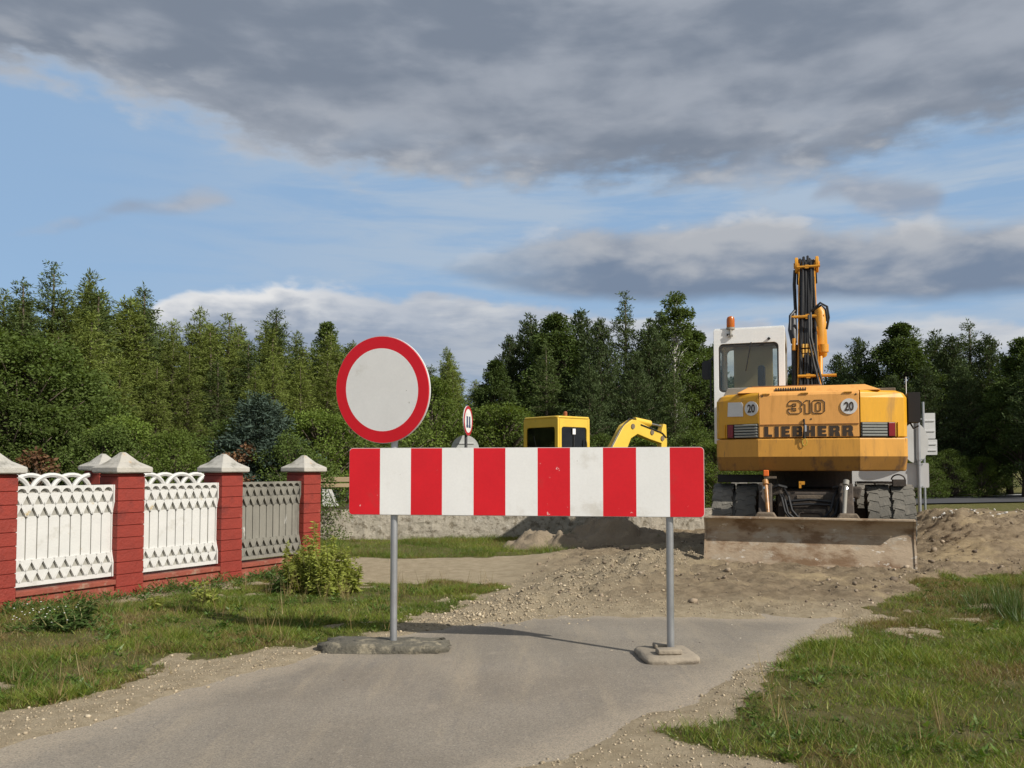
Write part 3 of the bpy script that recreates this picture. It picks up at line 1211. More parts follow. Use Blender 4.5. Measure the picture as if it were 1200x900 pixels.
# ------------------------------------------------------------------ far round signs behind the barrier
DARKPOST = pm('dark_post', (.05, .05, .052), .6, .1, 5)
BLUEISH = pm('sign_symbol_dark', (.05, .07, .13), .5, .1, 5)
REDW = pm('faded_sign_red', (.42, .02, .03), .5, .15, 4)
p0 = at(546, 525, 23)
s1 = thing('prohibition_sign', 'small red ringed sign seen almost edge on, on a dark post above the barrier', 'road sign', (p0.x, p0.y, 0), 0)
MB().tube([(0, 0, 0), (0, 0, 3.0)], .04, 12).build('post', DARKPOST, s1, smooth='angle')
h = bpy.data.objects.new('sign_plate', None)
COL.objects.link(h)
h.parent = s1
h.location = (.055, -.02, 2.62)
h.rotation_euler = (0, 0, R(76))
mb = MB()
disc(mb, .40, -.012, -.006, 1, 48, .32)
disc(mb, .32, -.012, -.006, 0, 48)
for k_ in (-1, 1):
    mb.box((.11 * k_, -.0145, 0), (.13, .004, .24), 2)
    mb.box((.11 * k_, -.0145, -.15), (.17, .004, .07), 2)
mb.build('sign_face', [WHITE, REDW, BLUEISH], h)
mb = MB()
disc(mb, .405, -.0055, .02, 0, 48)
mb.build('sign_back', ALU, h)

p0 = at(545, 526, 23.6)
s2 = thing('round_sign', 'round pale grey back of a road sign peeping over the barrier board', 'road sign', (p0.x, p0.y, 0), 0)
MB().tube([(0, .05, 0), (0, .05, 1.9)], .035, 12).build('post', GALV, s2, smooth='angle')
mb = MB()
disc(mb, .385, -.01, .01, 0, 48)
mb.box((0, -.02, .16), (.5, .02, .03), 1)
mb.box((0, -.02, -.12), (.5, .02, .03), 1)
o = mb.build('sign_plate', [pm('pale_sign_back', (.50, .51, .49), .5, .08, 4, spots=(((.34, .34, .33), .6, 6, .1),)), ALU], s2)
o.location = (0, 0, 1.87)

# ------------------------------------------------------------------ signs on poles at the right, seen from behind
p0 = at(1078, 600, 17.4)
g0 = gz(p0.x, p0.y)
s3 = thing('sign_pole', 'galvanised pole on the dirt bank with grey backs of a round sign and a board', 'road sign', (p0.x, p0.y, g0), R(-18))
zt = at(1078, 488, 17.4).z - g0
MB().tube([(0, 0, -.1), (0, 0, zt)], .036, 14).build('pole', GALV, s3, smooth='angle')
mb = MB()
disc(mb, .41, .045, .065, 0, 56)
o = mb.build('round_sign_back', pm('dull_sign_back', (.30, .30, .29), .55, .12, 3), s3)
o.location = (-.02, 0, at(1078, 519, 17.4).z - g0)
o.rotation_euler = (0, 0, R(46))
zc_ = at(1078, 557, 17.4).z - g0
mb = MB()
mb.prism(rrect(-1.52, .19, zc_ - .25, zc_ + .25, .03), .045, .07, 'Y')
mb.build('board_back', ALU, s3)
for zz in (zc_ + .23, zc_ - .23, zt - .05, zc_ + .32):
    mb = MB()
    mb.tube([(0, 0, zz - .018), (0, 0, zz + .018)], .047, 12)
    mb.box((0, .035, zz), (.16, .02, .03))
    mb.build('clamp', GALV, s3)
p0 = at(1083.5, 560, 21.0)
g0 = gz(p0.x, p0.y)
s4 = thing('panel_sign', 'thin pole with two grey rectangular sign backs, standing just behind the round sign back', 'road sign', (p0.x, p0.y, g0), R(-10))
MB().tube([(0, 0, -.1), (0, 0, at(1083, 471, 21).z - g0)], .03, 12).build('pole', GALV, s4, smooth='angle')
for (u0, u1, v0, v1) in ((1081, 1096, 484, 514), (1081, 1098, 515, 533)):
    a = at(u0, v0, 21)
    b_ = at(u1, v1, 21)
    mb = MB()
    mb.prism(rrect(a.x - p0.x, b_.x - p0.x, b_.z - g0, a.z - g0, .02), .04, .06, 'Y')
    for t_ in (.3, .7):
        mb.box(((a.x + b_.x) / 2 - p0.x, .03, b_.z - g0 + t_ * (a.z - b_.z)), (b_.x - a.x - .03, .02, .03))
    mb.build('sign_back', ALU, s4)

# ------------------------------------------------------------------ the big wheeled digger
YEL = pm('digger_yellow', (.66, .325, .010), .45, .12, 1.5, spots=(((.47, .24, .04), .52, 2.5, .2), ((.20, .11, .05), .66, 9, .06)), coat=.1, stretch=(3, 3, .45))
YELF = pm('faded_engine_door', (.78, .375, .095), .55, .10, 1.2, spots=(((.60, .28, .065), .50, 2.2, .2), ((.30, .15, .06), .67, 10, .06)), stretch=(3, 3, .45))
YELB = pm('counterweight_ochre', (.62, .30, .045), .55, .12, 1.3, spots=(((.42, .205, .04), .47, 2.2, .2), ((.22, .12, .05), .62, 7, .10)), stretch=(3, 3, .45))
YELD = pm('counterweight_dark_ochre', (.36, .175, .035), .65, .15, 1.6, spots=(((.17, .09, .04), .48, 2.6, .2),), stretch=(3, 3, .45))  # darker ochre for the sloping band along the bottom
YELM = pm('boom_yellow', (.60, .27, .02), .45, .12, 4, spots=(((.30, .16, .05), .64, 7, .12),))
CABW = pm('cab_white', (.83, .83, .81), .4, .04, 3, spots=(((.55, .53, .47), .66, 5, .15),))
BLACK = pm('black_rubber_hose', (.014, .014, .015), .5, .2, 8)
DIRTY = pm('greasy_chassis', (.055, .042, .032), .75, .3, 5, bump=.4, bscale=30, spots=(((.13, .095, .065), .52, 4, .2),))
DIRTL = pm('muddy_steel', (.15, .115, .08), .85, .25, 5, bump=.4, bscale=35, spots=(((.26, .21, .15), .5, 5, .2),))
BLADEM = pm('worn_blade_steel', (.37, .285, .195), .75, .25, 3, bump=.4, bscale=30, spots=(((.19, .115, .06), .47, 2.5, .15), ((.40, .34, .26), .53, 5, .12), ((.60, .55, .47), .62, 10, .06), ((.12, .07, .04), .64, 7, .06)), stretch=(.55, 1, 1))
TYRE = pm('dusty_tyre', (.15, .14, .118), .92, .2, 6, bump=.4, bscale=40, spots=(((.23, .21, .175), .50, 4, .2), ((.09, .085, .075), .62, 7, .12)))
REDL = pm('red_lamp', (.20, .008, .012), .25, .1, 4)
GRID = pm('grille_slat', (.34, .35, .33), .55, .15, 8)
DARK = pm('dark_recess', (.012, .012, .012), .8, .1, 8)
TXT = pm('brown_lettering', (.045, .028, .016), .6, .2, 8)
AMBER, nt, bs = newmat('amber_plastic')
bs.inputs['Base Color'].default_value = (.62, .16, .012, 1)
bs.inputs['Roughness'].default_value = .25
bs.inputs['Transmission Weight'].default_value = .35
GREYM = pm('grey_dirty_metal', (.27, .255, .22), .7, .2, 5, bump=.2)
BEIGE = pm('dusty_beige_lining', (.60, .54, .38), .9, .08, 2.5)
_nt = NT(BEIGE.node_tree)
_tl = _nt.new('ShaderNodeBsdfTranslucent')
_tl.inputs[0].default_value = (.88, .80, .58, 1)
_mx = _nt.new('ShaderNodeMixShader')
_mx.inputs[0].default_value = .8
_nt.l.new(_nt.n['Principled BSDF'].outputs[0], _mx.inputs[1])
_nt.l.new(_tl.outputs[0], _mx.inputs[2])
_nt.l.new(_mx.outputs[0], _nt.n['Material Output'].inputs['Surface'])
PLATE = pm('white_plate', (.66, .65, .63), .5, .06, 5)
GLASS = glass('cab_glass', (.93, .94, .90), .0, .03)
GLASS_D = glass('tinted_glass', (.30, .34, .32), .1, .06, (.12, .12, .1))

dg = thing('wheeled_excavator', 'large ochre yellow wheeled excavator with white cab, raised boom and muddy blade, on the dirt', 'excavator', (EXC[0], EXC[1], .10), EXR)
Z0 = .10


def zv(v, y=0.0):
    """height in the digger's own frame of photograph row v at its own depth y"""
    return CZ + (HOR - v) / F * (EXC[1] + y * math.cos(-EXR)) - Z0


def xu(u, y=0.0):
    return (u - 948) * (12.2 + y) / 1121


# counterweight profile in plan: centre face, two chamfers
def ring_plan(off=0.0, ys=0.0):
    return [(-1.25 + off, .95), (-1.25 + off, .34 + off), (-1.215 + off, .245 + off), (-.66, off * .6 + ys), (.64, off * .6 + ys), (1.215 - off, .245 + off), (1.25 - off, .34 + off), (1.25 - off, .95)]


def loft(mb, levels, mi=None):
    """levels: list of (plan points, z); closes top and bottom"""
    n = len(levels[0][0])
    vs = [(p[0], p[1], z) for (pl_, z) in levels for p in pl_]
    o_ = len(mb.v)
    mb.add(vs, [])
    for j in range(len(levels) - 1):
        for i in range(n):
            a = o_ + j * n + i
            b_ = o_ + j * n + (i + 1) % n
            mb.f.append([a, b_, b_ + n, a + n])
            mb.mi.append(mi[j] if mi else 0)
    mb.f.append([o_ + i for i in range(n)][::-1])
    mb.mi.append(mi[0] if mi else 0)
    k_ = o_ + (len(levels) - 1) * n
    mb.f.append([k_ + i for i in range(n)])
    mb.mi.append(mi[-1] if mi else 0)


zb0, zb1, zb2, zt1 = zv(552), zv(535), zv(513.3), zv(458)
mb = MB()
loft(mb, [([(p[0] * (1.0 if abs(p[0]) < 1 else .988), p[1] + (.10 if p[1] < .5 else 0)) for p in ring_plan(0.0)], zb0), (ring_plan(0.0), zb1), (ring_plan(0.0), zb2)], [1, 0])
mb.build('counterweight', [YELB, YELD], dg, bevel=.02)
# upper body: centre door and two corner panels, all above the counterweight
zu0 = zb2 + .012


def corner_panel(s_):
    mb = MB()
    e = .10
    pts = [(s_ * .648, -.0), (s_ * 1.205, .245), (s_ * 1.245, .34), (s_ * 1.245, .95), (s_ * .648, .95)]
    zt_ = zt1
    lv = [(pts, zu0), (pts, zt_ - .10)]
    ptsb = [(s_ * .648, .012), (s_ * 1.17, .262), (s_ * 1.205, .35), (s_ * 1.205, .95), (s_ * .648, .95)]
    ptsc = [(s_ * .648, .05), (s_ * 1.10, .30), (s_ * 1.12, .38), (s_ * 1.12, .95), (s_ * .648, .95)]
    lv += [(ptsb, zt_ - .035), (ptsc, zt_)]
    if s_ < 0:
        lv = [([q for q in p[::-1]], z) for (p, z) in lv]
    loft(mb, lv)
    return mb


for s_ in (-1, 1):
    corner_panel(s_).build('corner_panel', YEL, dg, bevel=.008)
mb = MB()
pts = [(-.644, 0), (.636, 0), (.636, .95), (-.644, .95)]
loft(mb, [(pts, zu0), (pts, zt1 - .05), ([(-.644, .015), (.636, .015), (.636, .95), (-.644, .95)], zt1 - .015), ([(-.644, .05), (.636, .05), (.636, .95), (-.644, .95)], zt1)])
door = mb.build('engine_door', YELF, dg, bevel=.006)
# groove line between badge strip and door
MB().box((0, -.003, zv(497.2)), (1.26, .012, .012)).build('seam', pm('rust_seam', (.22, .09, .02), .7), door)
# hood on top
mb = MB()
hz0, hz1 = zt1 + .002, zt1 + .09
loft(mb, [([(-.95, .10), (.92, .10), (.95, 1.9), (-.95, 1.9)], hz0), ([(-.80, .20), (.72, .20), (.78, 1.85), (-.80, 1.85)], hz1)])
hood = mb.build('hood', YELF, dg, bevel=.012)
mb = MB()
for i in range(13):
    mb.box((-.42 + .032 * i, .128, hz0 + .040), (.018, .016, .052), 0, None, 0, R(-48))
mb.build('grille', DARK, hood)
MB().box((-.30, .30, hz1 + .008), (.90, .16, .014)).build('rust_strip', pm('hood_edge', (.30, .14, .05), .7, .2), hood)
mb = MB()
mb.prism([(-1.16, zt1 - .01), (-.74, zt1 - .01), (-.78, zt1 + .11), (-1.10, zt1 + .11)], .42, .80, 'Y')
mb.build('grey_cover', GREYM, dg, bevel=.01)
MB().box((.98, .5, zt1 + .015), (.26, .4, .05)).build('filler_cover', DIRTL, dg, bevel=.01)

# rear lights and grilles in the corner panels
for s_ in (-1, 1):
    a = Vector((s_ * .648, -.004, 0))
    b_ = Vector((s_ * 1.205, .241, 0))
    d_ = (b_ - a)
    Ln = d_.length
    d_.normalize()
    nrm = Vector((d_.y * s_, -d_.x * s_, 0))
    ang_ = math.atan2(d_.y * s_, d_.x * s_)
    zg0, zg1 = zv(512.2), zv(495.5)

    def fr(t, out, z):
        q = a + d_ * (Ln * t) + nrm * out
        return (q.x, q.y, z)
    c0 = .012
    mb = MB()
    mb.box(fr(.40, -.006, (zg0 + zg1) / 2), (Ln * .78, .022, zg1 - zg0), 0, None, ang_)
    gr = mb.build('light_recess', DARK, dg)
    mb = MB()
    for k_ in range(5):
        mb.box(fr(.315, .011, zg0 + (k_ + .5) * (zg1 - zg0) / 5), (Ln * .56, .012, (zg1 - zg0) * .11), 0, None, ang_, R(25))
    mb.build('grille', GRID, gr)
    mb = MB()
    mb.box(fr(.70, .010, (zg0 + zg1) / 2), (Ln * .14, .018, (zg1 - zg0) * .94), 0, None, ang_)
    mb.build('tail_light', REDL, gr, bevel=.004)
    mb = MB()
    mb.box(fr(.845, .006, (zg0 + zg1) / 2), (Ln * .012, .016, (zg1 - zg0) * 1.02), 0, None, ang_)
    mb.build('light_frame', YEL, gr)


def text_mesh(s, size, offset=0.0, depth=.002, sx=1.0, spacing=1.0):
    c_ = bpy.data.curves.new('lettering', 'FONT')
    c_.body = s
    c_.size = size
    c_.extrude = depth
    c_.offset = offset
    c_.align_x = 'CENTER'
    c_.align_y = 'CENTER'
    c_.space_character = spacing
    o_ = bpy.data.objects.new('lettering', c_)
    COL.objects.link(o_)
    bpy.context.view_layer.update()
    me_ = bpy.data.meshes.new_from_object(o_.evaluated_get(bpy.context.evaluated_depsgraph_get()))
    bpy.data.objects.remove(o_)
    bpy.data.curves.remove(c_)
    return me_


def put_text(s, loc, width, height, parent, mat, offset=0.0, name='lettering', rz=0.0, spacing=1.0):
    me_ = text_mesh(s, .2, offset, .003, spacing=spacing)
    co = np.empty(len(me_.vertices) * 3)
    me_.vertices.foreach_get('co', co)
    co = co.reshape(-1, 3)
    mn, mx = co.min(0), co.max(0)
    co = (co - (mn + mx) / 2)
    co[:, 0] *= width / (mx[0] - mn[0])
    co[:, 1] *= height / (mx[1] - mn[1])
    me_.vertices.foreach_set('co', co.ravel())
    me_.materials.clear()
    me_.materials.append(mat)
    me_.name = name
    o_ = bpy.data.objects.new(name, me_)
    COL.objects.link(o_)
    o_.parent = parent
    o_.location = loc
    o_.rotation_euler = (math.pi / 2, 0, rz)
    return o_


# heavy slab lettering for the maker's name, built stroke by stroke
def slab_letter(mb, ch, x0, w, z0, h, t, y0, y1):
    def rect(a, b_, c_, d_):
        mb.prism([(a, c_), (b_, c_), (b_, d_), (a, d_)], y0, y1, 'Y')
    x1 = x0 + w
    th = h * .24
    zm = z0 + h / 2
    if ch == 'L':
        rect(x0, x0 + t, z0, z0 + h)
        rect(x0 + t + .0004, x1, z0, z0 + th)
    elif ch == 'I':
        rect(x0, x1, z0, z0 + h)
    elif ch == 'E':
        rect(x0, x0 + t, z0, z0 + h)
        for a in (z0, zm - th * .42, z0 + h - th):
            rect(x0 + t + .0004, x1 - (w * .08 if a == zm - th * .42 else 0), a, a + th * (.84 if a == zm - th * .42 else 1))
    elif ch == 'H':
        rect(x0, x0 + t, z0, z0 + h)
        rect(x1 - t, x1, z0, z0 + h)
        rect(x0 + t + .0004, x1 - t - .0004, zm - th * .5, zm + th * .5)
    elif ch == 'B':
        rect(x0, x0 + t, z0, z0 + h)
        for a in (z0, zm - th * .35, z0 + h - th * .85):
            rect(x0 + t + .0004, x1 - t * .55, a, a + th * .85)
        mb.prism([(x1 - t * .9, z0), (x1 - t * .3, z0), (x1, z0 + h * .10), (x1, zm - h * .06), (x1 - t * .25, zm), (x1 - t * .9, zm)], y0 - .0006, y1, 'Y')
        mb.prism([(x1 - t * .9, zm + .0005), (x1 - t * .3, zm + .0005), (x1 - .004, zm + h * .08), (x1 - .004, z0 + h * .9), (x1 - t * .4, z0 + h), (x1 - t * .9, z0 + h)], y0 - .0006, y1, 'Y')
    elif ch == 'R':
        rect(x0, x0 + t, z0, z0 + h)
        for a in (zm - th * .5, z0 + h - th * .85):
            rect(x0 + t + .0004, x1 - t * .55, a, a + th * .85)
        mb.prism([(x1 - t * .9, zm - h * .08), (x1 - t * .3, zm - h * .08), (x1, zm + h * .04), (x1, z0 + h * .88), (x1 - t * .4, z0 + h), (x1 - t * .9, z0 + h)], y0 - .0006, y1, 'Y')
        mb.prism([(x1 - t * 1.15, zm - h * .0805), (x1 - t * .15, zm - h * .0805), (x1 + .008, z0), (x1 - t, z0)], y0 - .0003, y1, 'Y')


mb = MB()
lx0, lx1 = xu(895), xu(999)
wl_ = {'L': .8, 'I': .42, 'E': .86, 'B': 1.0, 'H': 1.0, 'R': 1.02}
word = 'LIEBHERR'
gap = .26
tot = sum(wl_[c_] for c_ in word) + gap * (len(word) - 1)
un = (lx1 - lx0) / tot
x_ = lx0
for c_ in word:
    slab_letter(mb, c_, x_, wl_[c_] * un, zv(511.6), zv(499.2) - zv(511.6), .42 * un, -.006, .0)
    x_ += (wl_[c_] + gap) * un
mb.build('lettering', TXT, door)


# outlined model number: three digits of two nested rounded outlines
def outline(mb, pts, r_, y):
    mb.tube([(p[0], y, p[1]) for p in pts], r_, 6)


mb = MB()
nx0, nx1, nz0, nz1 = xu(924), xu(967), zv(484.5), zv(469)
nw = (nx1 - nx0)
nh = nz1 - nz0


def dig(pts, closed=True):
    q = [(nx0 + nw * a, nz0 + nh * b_) for a, b_ in pts]
    outline(mb, q + ([q[0]] if closed else []), .0062, -.004)


dig([(0, .18), (.06, 0), (.30, 0), (.37, .15), (.37, .40), (.33, .5), (.37, .6), (.37, .86), (.30, 1), (.06, 1), (0, .82), (0, .62), (.12, .62), (.13, .76), (.22, .76), (.22, .6), (.12, .58), (.12, .42), (.22, .4), (.22, .24), (.13, .24), (.12, .38), (0, .38)])
dig([(.47, 0), (.60, 0), (.60, 1), (.50, 1), (.42, .82), (.42, .68), (.47, .70)])
dig([(.66, .15), (.72, 0), (.93, 0), (1, .15), (1, .85), (.93, 1), (.72, 1), (.66, .85)])
dig([(.77, .22), (.80, .18), (.86, .18), (.89, .22), (.89, .78), (.86, .82), (.80, .82), (.77, .78)])
mb.build('model_number', TXT, door)

# round speed plates and the blank white plate
zz = zv(477)
o = MB()
disc(o, .105, -.012, -.004, 0, 40)
o = o.build('speed_plate', PLATE, door)
o.location = (xu(995), 0, zz)
put_text('20', (0, -.0145, 0), .115, .12, o, TXT, .004, 'numeral')
a = Vector((-.648, 0, 0))
b_ = Vector((-1.205, .245, 0))
d_ = (b_ - a).normalized()
nrm = Vector((-d_.y * -1, d_.x, 0))
nrm = Vector((-(b_ - a).y, (b_ - a).x, 0)).normalized()
if nrm.y > 0:
    nrm = -nrm
rz_ = math.atan2(-(d_.y), -(d_.x))
q = a + d_ * .105 + nrm * .003
o = MB()
disc(o, .100, -.008, -.001, 0, 40)
o = o.build('speed_plate', PLATE, dg)
o.location = (q.x, q.y, zz)
o.rotation_euler = (0, 0, rz_)
put_text('20', (0, -.0105, 0), .11, .115, o, TXT, .004, 'numeral')
q = a + d_ * .345 + nrm * .003
o = MB()
o.prism([(-.125, -.10), (.115, -.105), (.115, .06), (.09, .095), (-.115, .10)], -.008, -.001, 'Y')
o = o.build('blank_plate', PLATE, dg)
o.location = (q.x, q.y, zz)
o.rotation_euler = (0, 0, rz_)
for xx_ in (-.55, -.05, .50):
    MB().tube([(xx_ - .05, -.004, zt1 - .028), (xx_ + .05, -.004, zt1 - .028)], .012, 8).build('hinge', YELB, door, smooth='angle')
mb = MB()
for (u_, v_) in ((951, 491), (893, 463), (1003, 463)):
    o = MB().lathe([(.012, 0), (.011, .005), (.004, .007)], 10).build('bolt', TXT, door)
    o.location = (xu(u_), 0, zv(v_))
    o.rotation_euler = (math.pi / 2, 0, 0)
# hanging lock on the door
mb = MB()
mb.tube([(xu(942.5), -.012, zv(491)), (xu(943), -.03, zv(499)), (xu(942.5), -.025, zv(513))], [.012, .012, .02], 8, 0)
mb.box((xu(944.5), -.03, zv(502)), (.022, .02, .09), 1)
mb.build('door_lock', [DARK, pm('lock_steel', (.6, .6, .62), .35, .1, 5, .6)], dg)
mb = MB()
cx_, cz_ = xu(943), zv(518)
mb.tube([(cx_ + .03 * math.cos(R(t)), -.02, cz_ + .05 * math.sin(R(t))) for t in range(0, 361, 30)], .005, 6, cap=False)
mb.build('lock_strap', pm('yellow_strap', (.45, .38, .05), .6), dg)

# ---- cab
cy0, cy1 = .95, 2.45
cx0, cx1 = xu(833.5, cy0), xu(921, cy0)
cz0, cz1 = 1.62, zv(380.5, cy0)
wx0, wx1 = xu(839.5, cy0), xu(913.5, cy0)
wz0, wz1 = zv(457, cy0), zv(398, cy0)
cabb = bpy.data.objects.new('cab', None)
COL.objects.link(cabb)
cabb.parent = dg


def frame_wall(outer, hole, r_, t0, t1, axis, n=6):
    """flat wall with a rounded opening"""
    x0, x1, z0, z1 = outer
    inner = rrect(*hole, r_, n)
    m_ = len(inner)
    oc = [(x1, z1), (x0, z1), (x0, z0), (x1, z0)]
    out = []
    per = n + 1
    for c_ in range(4):
        for k_ in range(per):
            out.append(oc[c_])
    mb = MB()

    def mk(p, t):
        return (p[0], t, p[1]) if axis == 'Y' else (t, p[0], p[1])
    vs = [mk(p, t0) for p in inner] + [mk(p, t1) for p in inner]
    oi = {}
    base = len(vs)
    vs += [mk(p, t0) for p in oc] + [mk(p, t1) for p in oc]
    fs = []
    for i in range(m_):
        j = (i + 1) % m_
        ci, cj = i // per, j // per
        for lay, fl in ((0, False), (1, True)):
            o_ = base + 4 * lay
            f = [lay * m_ + i, lay * m_ + j, o_ + cj, o_ + ci] if ci != cj else [lay * m_ + i, lay * m_ + j, o_ + ci]
            fs.append(f[::-1] if fl else f)
        fs.append([i, i + m_, j + m_, j])
    for c_ in range(4):
        d2 = (c_ + 1) % 4
        fs.append([base + c_, base + d2, base + 4 + d2, base + 4 + c_])
    mb.add(vs, fs)
    return mb


frame_wall((cx0, cx1, cz0, cz1), (wx0, wx1, wz0, wz1), .07, cy0, cy0 + .05, 'Y').build('rear_wall', CABW, cabb, bevel=.004)
fm = frame_wall((wx0 - .0, wx1 + .0, wz0 - .0, wz1 + .0), (wx0 + .022, wx1 - .022, wz0 + .03, wz1 - .045), .06, cy0 + .012, cy0 + .04, 'Y')
fm.build('window_seal', pm('window_seal', (.035, .033, .03), .7), cabb)
MB().box(((wx0 + wx1) / 2, cy0 + .026, (wz0 + wz1) / 2), (wx1 - wx0 - .03, .006, wz1 - wz0 - .05)).build('rear_window', GLASS, cabb)
for xx, t in ((cx0, .05), (cx1 - .05, .05)):
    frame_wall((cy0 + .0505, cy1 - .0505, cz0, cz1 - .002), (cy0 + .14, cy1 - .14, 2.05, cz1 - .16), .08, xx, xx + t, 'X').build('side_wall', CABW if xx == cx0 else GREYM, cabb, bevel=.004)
    MB().box((xx + t / 2, (cy0 + cy1) / 2, (2.05 + cz1 - .16) / 2), (.006, cy1 - cy0 - .26, cz1 - .16 - 2.03)).build('side_window', GLASS, cabb)
frame_wall((cx0, cx1, cz0, cz1), (cx0 + .07, cx1 - .07, 1.75, cz1 - .12), .08, cy1 - .05, cy1, 'Y').build('front_wall', CABW, cabb)
MB().box(((cx0 + cx1) / 2, cy1 - .025, (1.75 + cz1 - .12) / 2), (cx1 - cx0 - .13, .006, cz1 - .12 - 1.74)).build('windscreen', GLASS, cabb)
MB().box(((cx0 + cx1) / 2 - .02, cy1 - .085, 2.68), (.62, .012, 1.25)).build('sun_blind', BEIGE, cabb)
MB().box(((cx0 + cx1) / 2, (cy0 + cy1) / 2, cz1 + .0105), (cx1 - cx0 - .02, cy1 - cy0 - .02, .02)).build('roof', CABW, cabb, bevel=.006)
MB().box(((cx0 + cx1) / 2 + .02, (cy0 + cy1) / 2, cz1 + .034), (.62, 1.0, .022)).build('roof_hatch', DARK, cabb, bevel=.006)
MB().box(((cx0 + cx1) / 2, (cy0 + cy1) / 2, cz0 + .02), (cx1 - cx0 - .12, cy1 - cy0 - .12, .03)).build('cab_floor', DIRTY, cabb)
st = Vector((xu(893, cy0 + .5), cy0 + .42, 0))
mb = MB()
mb.box((st.x, st.y + .30, 1.85), (.46, .46, .12))
mb.box((st.x, st.y + .04, 2.12), (.44, .10, .46), 0, None, 0, R(8))
mb.tube([(st.x, st.y + .02, 2.30), (st.x, st.y, 2.62)], .02, 8)
mb.prism(rrect(st.x - .055, st.x + .055, zv(452, 1.3), zv(425, 1.3), .05), st.y - .05, st.y + .05, 'Y')
mb.box((st.x, st.y + .3, 1.55), (.3, .3, .52))
mb.build('seat', pm('seat_vinyl', (.022, .02, .02), .6), cabb, bevel=.015)
for s_ in (-1, 1):
    mb = MB()
    mb.tube([(st.x + s_ * .3, st.y + .5, 1.8), (st.x + s_ * .3, st.y + .56, 2.25)], .018, 8)
    mb.box((st.x + s_ * .3, st.y + .35, 1.65), (.12, .5, .3))
    mb.build('control_console', DIRTY, cabb)
MB().tube([(wx0 + .48, cy0 - .012, wz1 + .01), (wx0 + .40, cy0 - .016, wz1 - .42)], .009, 6).build('wiper', BLACK, cabb)
MB().tube([(cx0 - .02, cy0 + .12, 2.1), (cx0 - .06, cy0 + .12, 2.15), (cx0 - .06, cy0 + .12, 2.9), (cx0 - .02, cy0 + .12, 2.95)], .013, 8).build('grab_rail', BLACK, cabb, smooth='angle')
# beacon on the cab roof
bcx = xu(855, cy0)
mb = MB()
mb.lathe([(.055, 0), (.060, .02), (.060, .12), (.050, .155), (.022, .172)], 20)
o = mb.build('beacon', AMBER, cabb, smooth='angle')
o.location = (bcx, cy0 + .02, cz1 + .03)
mb = MB()
mb.lathe([(.066, 0), (.066, .03)], 20)
mb.tube([(0, -.05, -.10), (0, -.045, .0)], .016, 8)
mb.box((0, -.045, -.10), (.07, .03, .03))
o = mb.build('beacon_bracket', GREYM, cabb)
o.location = (bcx, cy0 + .02, cz1)
mb = MB()
mb.box((bcx - .02, cy0 - .02, cz1 - .08), (.07, .03, .03))
mb.build('hinge', DARK, cabb)
MB().box((xu(902, cy0), cy0 - .015, zv(394, cy0)), (.035, .03, .035), 0, None, 0, 0, R(45)).build('hinge', DARK, cabb)
# mirror left of the cab
mb = MB()
mb.prism(rrect(cx0 - .20, cx0 - .06, zv(441, 1.2), zv(418, 1.2), .05), 1.15, 1.22, 'Y')
mb.tube([(cx0 + .02, 1.3, zv(416, 1.2)), (cx0 - .1, 1.2, zv(417, 1.2)), (cx0 - .12, 1.2, zv(422, 1.2))], .012, 8)
mb.build('mirror', BLACK, dg, bevel=.01)
MB().tube([(cx0 - .05, 2.2, cz1 - .12), (cx0 + .0, 2.2, cz1 - .12)], .04, 10).build('work_light', BLACK, cabb)
# upper-structure deck that carries cab, boom and hood
mb = MB()
mb.box((0, 1.95, 1.31), (2.3, 1.98, .10))
mb.box((.80, 1.9, 1.75), (.84, 1.85, .78))
mb.build('deck', YELB, dg, bevel=.02)
# black exhaust box and aerial at the right-hand corner
mb = MB()
mb.box((1.345, .55, (zv(460) + zv(495)) / 2), (.15, .3, zv(460) - zv(495)))
mb.tube([(1.27, .5, zv(490)), (1.34, .5, zv(502)), (1.40, .45, zv(499))], .012, 8)
mb.build('exhaust_box', pm('sooty_black', (.012, .009, .008), .7), dg, bevel=.03)
mb = MB()
mb.tube([(1.27, .6, zv(462)), (1.27, .6, zv(440))], .006, 6)
mb.build('aerial', WHITE, dg)

# ---- boom
bx0 = xu(948.5, 2.2)
boom = bpy.data.objects.new('boom', None)
COL.objects.link(boom)
boom.parent = dg
boom.location = (bx0, 0, 0)
yb, yt = 2.0, 3.05
zbm, ztp = 1.55, zv(307, 3.05)


def bpt(t):
    return (yb + (yt - yb) * t ** 1.3, zbm + (ztp - zbm) * t)


prof_b = []
prof_f = []
for i in range(13):
    t = i / 12
    y_, z_ = bpt(t)
    dpt = .40 + .30 * math.sin(math.pi * min(t, .95) * .9)
    prof_b.append((y_, z_))
    prof_f.append((y_ + dpt, z_ - .1 * t))
side = prof_b + [(yt + .15, ztp + .10), (yt + .5, ztp + .03)] + [(yt + 2.4, 3.9), (yt + 2.45, 3.55), (yt + .75, ztp - .55)] + prof_f[:-2][::-1]
mb = MB()
for k_ in range(1):
    w0, w1 = .185, .135
    n_ = len(side)
    vs = []
    for s_ in (-1, 1):
        for (y_, z_) in side:
            t = max(0, min(1, (z_ - zbm) / (ztp - zbm)))
            vs.append((s_ * (w0 + (w1 - w0) * t), y_, z_))
    # side skins as fans of quads back-to-front
    fs = []
    fs.append(list(range(n_)))
    fs.append(list(range(2 * n_ - 1, n_ - 1, -1)))
    for i in range(n_):
        j = (i + 1) % n_
        fs.append([i, i + n_, j + n_, j])
    mb.add(vs, fs)
mb.build('boom_body', YELM, boom)
